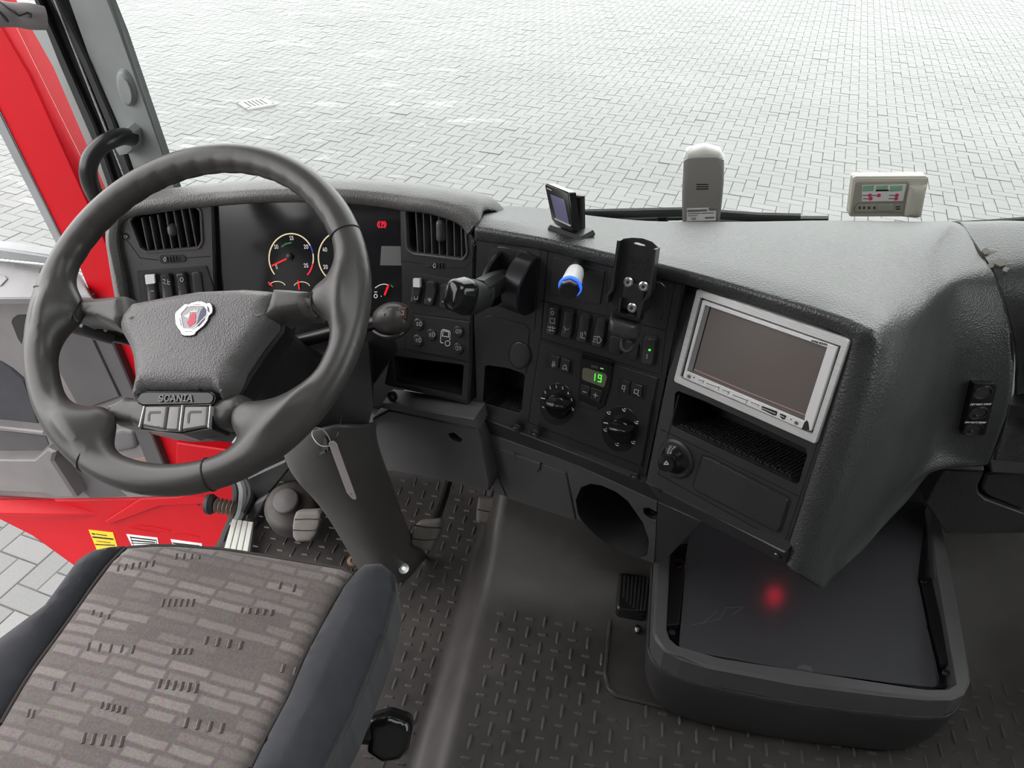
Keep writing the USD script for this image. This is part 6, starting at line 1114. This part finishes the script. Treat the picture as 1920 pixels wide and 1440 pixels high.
part(gp_t, 'rear_clip', prism2(GP_.off(-0.022), Polygon(GP_.off(-0.022).uv([(1046, 362), (1090, 368), (1091, 428), (1052, 420)])), -0.008, 0, 0.002), M_black)
bz = P(1071, 433, (on_net(S, 1071, 433)-CAM)@FWD-0.010); part(gp_t, 'foot', box(bz, (0.058, 0.034, 0.010), np.stack([GP_.u, np.cross(ZUP, GP_.u), ZUP]), 0.004), M_switch)
def on_glass(c, tilt=0.0):
    o_ = on_screen(*c, 0.012); return Pl(o_, TR, -TF-ZUP*0.22*1.0+ZUP*tilt)
TG = on_glass((1319, 350), 0.30); th_ = TG.uv([(1319, 350)])[0]
tl = thing('toll_box', 'tall warm grey toll box with a paper label hanging on the windscreen', 'toll box', TG.at(1316, 418))
tpx = zv((150, 150), (170, 85), (290, 55), (390, 85), (420, 140), (418, 300), (405, 440), (388, 578), (140, 578), (138, 400))
part(tl, 'case', pillow(TG, rnd(Polygon(TG.uv(tpx, 0.02)).buffer(0), 0.006), 0.012, 0.026, 0.008, 0.006, -0.008), M_toll)
part(tl, 'cap', pillow(TG, Polygon(TG.uv(zv((148, 152), (168, 86), (290, 54), (392, 84), (424, 142), (416, 150), (350, 138), (210, 142)), 0.02)).buffer(0), 0.014, 0.0275, 0.008, 0.005, -0.008), M_tollcap, 'pale rounded top')
for y in (305, 320, 335): part(tl, 'slot', ink(TG, [zv((236, y), (312, y))], 0.0016, 0.0262), M_dark)
lb = part(tl, 'paper_label', PP(TG, zv((170, 465), (365, 460), (362, 545), (170, 550)), 0.0268, 0.024, 0), M_paper)
for l, wd in ((((180, 482), (300, 478)), 0.004), (((325, 470), (355, 470)), 0.006), (((180, 500), (260, 498)), 0.0016), (((270, 497), (350, 494)), 0.0016), (((180, 514), (240, 513)), 0.0014), (((295, 528), (350, 526)), 0.003)): part(lb, 'print_line', ink(TG, [zv(*l)], wd, 0.0269, 0.0002), M_icondim)
part(lb, 'mark', text(TG, 'CE', one(zv, 198, 540), one(zv, 232, 539), 3.6, 0.0269, 0.0002), M_black, smooth=False)
BG = on_glass((1665, 375), 0.30)
bu = thing('beige_transponder', 'flat beige transponder unit with a printed label and buttons on the windscreen', 'transponder', BG.at(1660, 405))
part(bu, 'case', prism2(BG, rnd(Polygon(BG.uv(zv((1282, 268), (1300, 258), (1770, 256), (1785, 272), (1775, 330), (1730, 525), (1700, 532), (1610, 525), (1255, 525), (1255, 505)), 0.02)).buffer(0), 0.004), -0.008, 0.018, 0.003), M_beige)
part(bu, 'face', prism2(BG, rnd(Polygon(BG.uv(zv((1292, 300), (1310, 290), (1650, 286), (1612, 518), (1258, 518)), 0.019)).buffer(0), 0.002), 0.016, 0.0195, 0.0006), M_beigeface)
part(bu, 'battery_hump', pillow(BG, rnd(Polygon(BG.uv(zv((1655, 300), (1740, 310), (1775, 300), (1735, 522), (1700, 530), (1612, 522)), 0.02)).buffer(0), 0.004), 0.016, 0.028, 0.010, 0.005), M_beige)
lb = part(bu, 'printed_label', PP(BG, zv((1338, 310), (1635, 304), (1612, 415), (1335, 418)), 0.0202, 0.019, 0), M_paper)
for x0, x1 in ((1342, 1420), (1432, 1512), (1524, 1610)): part(lb, 'green_heading', PP(BG, zv((x0, 316), (x1, 312), (x1-6, 350), (x0-2, 354)), 0.0204, 0.02, 0), plain('label_green', (0.22, 0.42, 0.28), 0.6))
for x in (1390, 1450, 1570, 1395, 1565):
    y = 378 if x in (1390, 1450, 1570) else 400
    part(lb, 'red_dot', ink(BG, [zv((x, y))], 0.006, 0.0203, 0.0002), M_emred); part(lb, 'print_line', ink(BG, [zv((x-48, y), (x-16, y))], 0.0016, 0.0203, 0.0002), M_icondim)
for x in (1440, 1482): part(lb, 'print_line', ink(BG, [zv((x-6, 345), (x+30, 345))], 0.0025, 0.0204, 0.0002), M_black)
part(bu, 'button_line', ink(BG, [zv((1612, 424), (1310, 430), (1285, 460), (1290, 490), (1605, 492))], 0.0012, 0.0196), M_icondim)
for x in (1322, 1352, 1384, 1420): part(bu, 'lamp', ink(BG, [zv((x, 456), (x, 466))], 0.0022, 0.0197), M_dark)
part(bu, 'button', prism2(BG, rnd(Polygon(BG.uv(zv((1445, 440), (1548, 438), (1540, 482), (1440, 484)), 0.021)), 0.001), 0.019, 0.0215, 0.0006), M_beigeface)
for y in (455, 470): part(bu, 'print_line', ink(BG, [zv((1565, y), (1590, y-2))], 0.0016, 0.0197), M_dark)
# wipers outside at the foot of the glass
def wp(px, py, out=0.03): return on_screen(px, py, -out)
w1 = thing('wiper', 'long dark wiper arm with its blade lying at the foot of the windscreen', 'wiper', wp(1300, 412))
part(w1, 'blade', sweep([wp(1085, 402), wp(1280, 398), wp(1420, 408), wp(1500, 410)], np.array([[0.005, 0.010]]*4), 8, up=ZUP), M_black); part(w1, 'arm', sweep([wp(1095, 414, 0.05), wp(1200, 408, 0.05), wp(1290, 405, 0.05), wp(1360, 413, 0.05), wp(1470, 420, 0.05)], 0.008, 8), M_screw)
for x in (1107, 1158, 1242): part(w1, 'bridge', box(wp(x, 411, 0.04), (0.022, 0.012, 0.02), CA, 0.003), M_black)
w2 = thing('wiper', 'thick black wiper blade right of the toll box at the foot of the windscreen', 'wiper', wp(1480, 417, 0.06))
part(w2, 'blade', sweep([wp(1350, 419, 0.11), wp(1450, 416, 0.11), wp(1552, 416, 0.11)], np.array([[0.007, 0.012]]*3), 8, up=ZUP), M_black); part(w2, 'arm', sweep(spl([wp(1360, 422, 0.13), wp(1400, 414, 0.13), wp(1425, 422, 0.13), wp(1445, 414, 0.13), wp(1465, 424, 0.13)], 20), 0.005, 8), M_screw)
w3_ = thing('wiper', 'short end of a third wiper at the far right foot of the windscreen', 'wiper', wp(1880, 418, 0.04))
part(w3_, 'blade', sweep([wp(1752, 425, 0.04), wp(1850, 420, 0.04), wp(1960, 412, 0.04)], np.array([[0.004, 0.008]]*3), 8, up=ZUP), M_black)
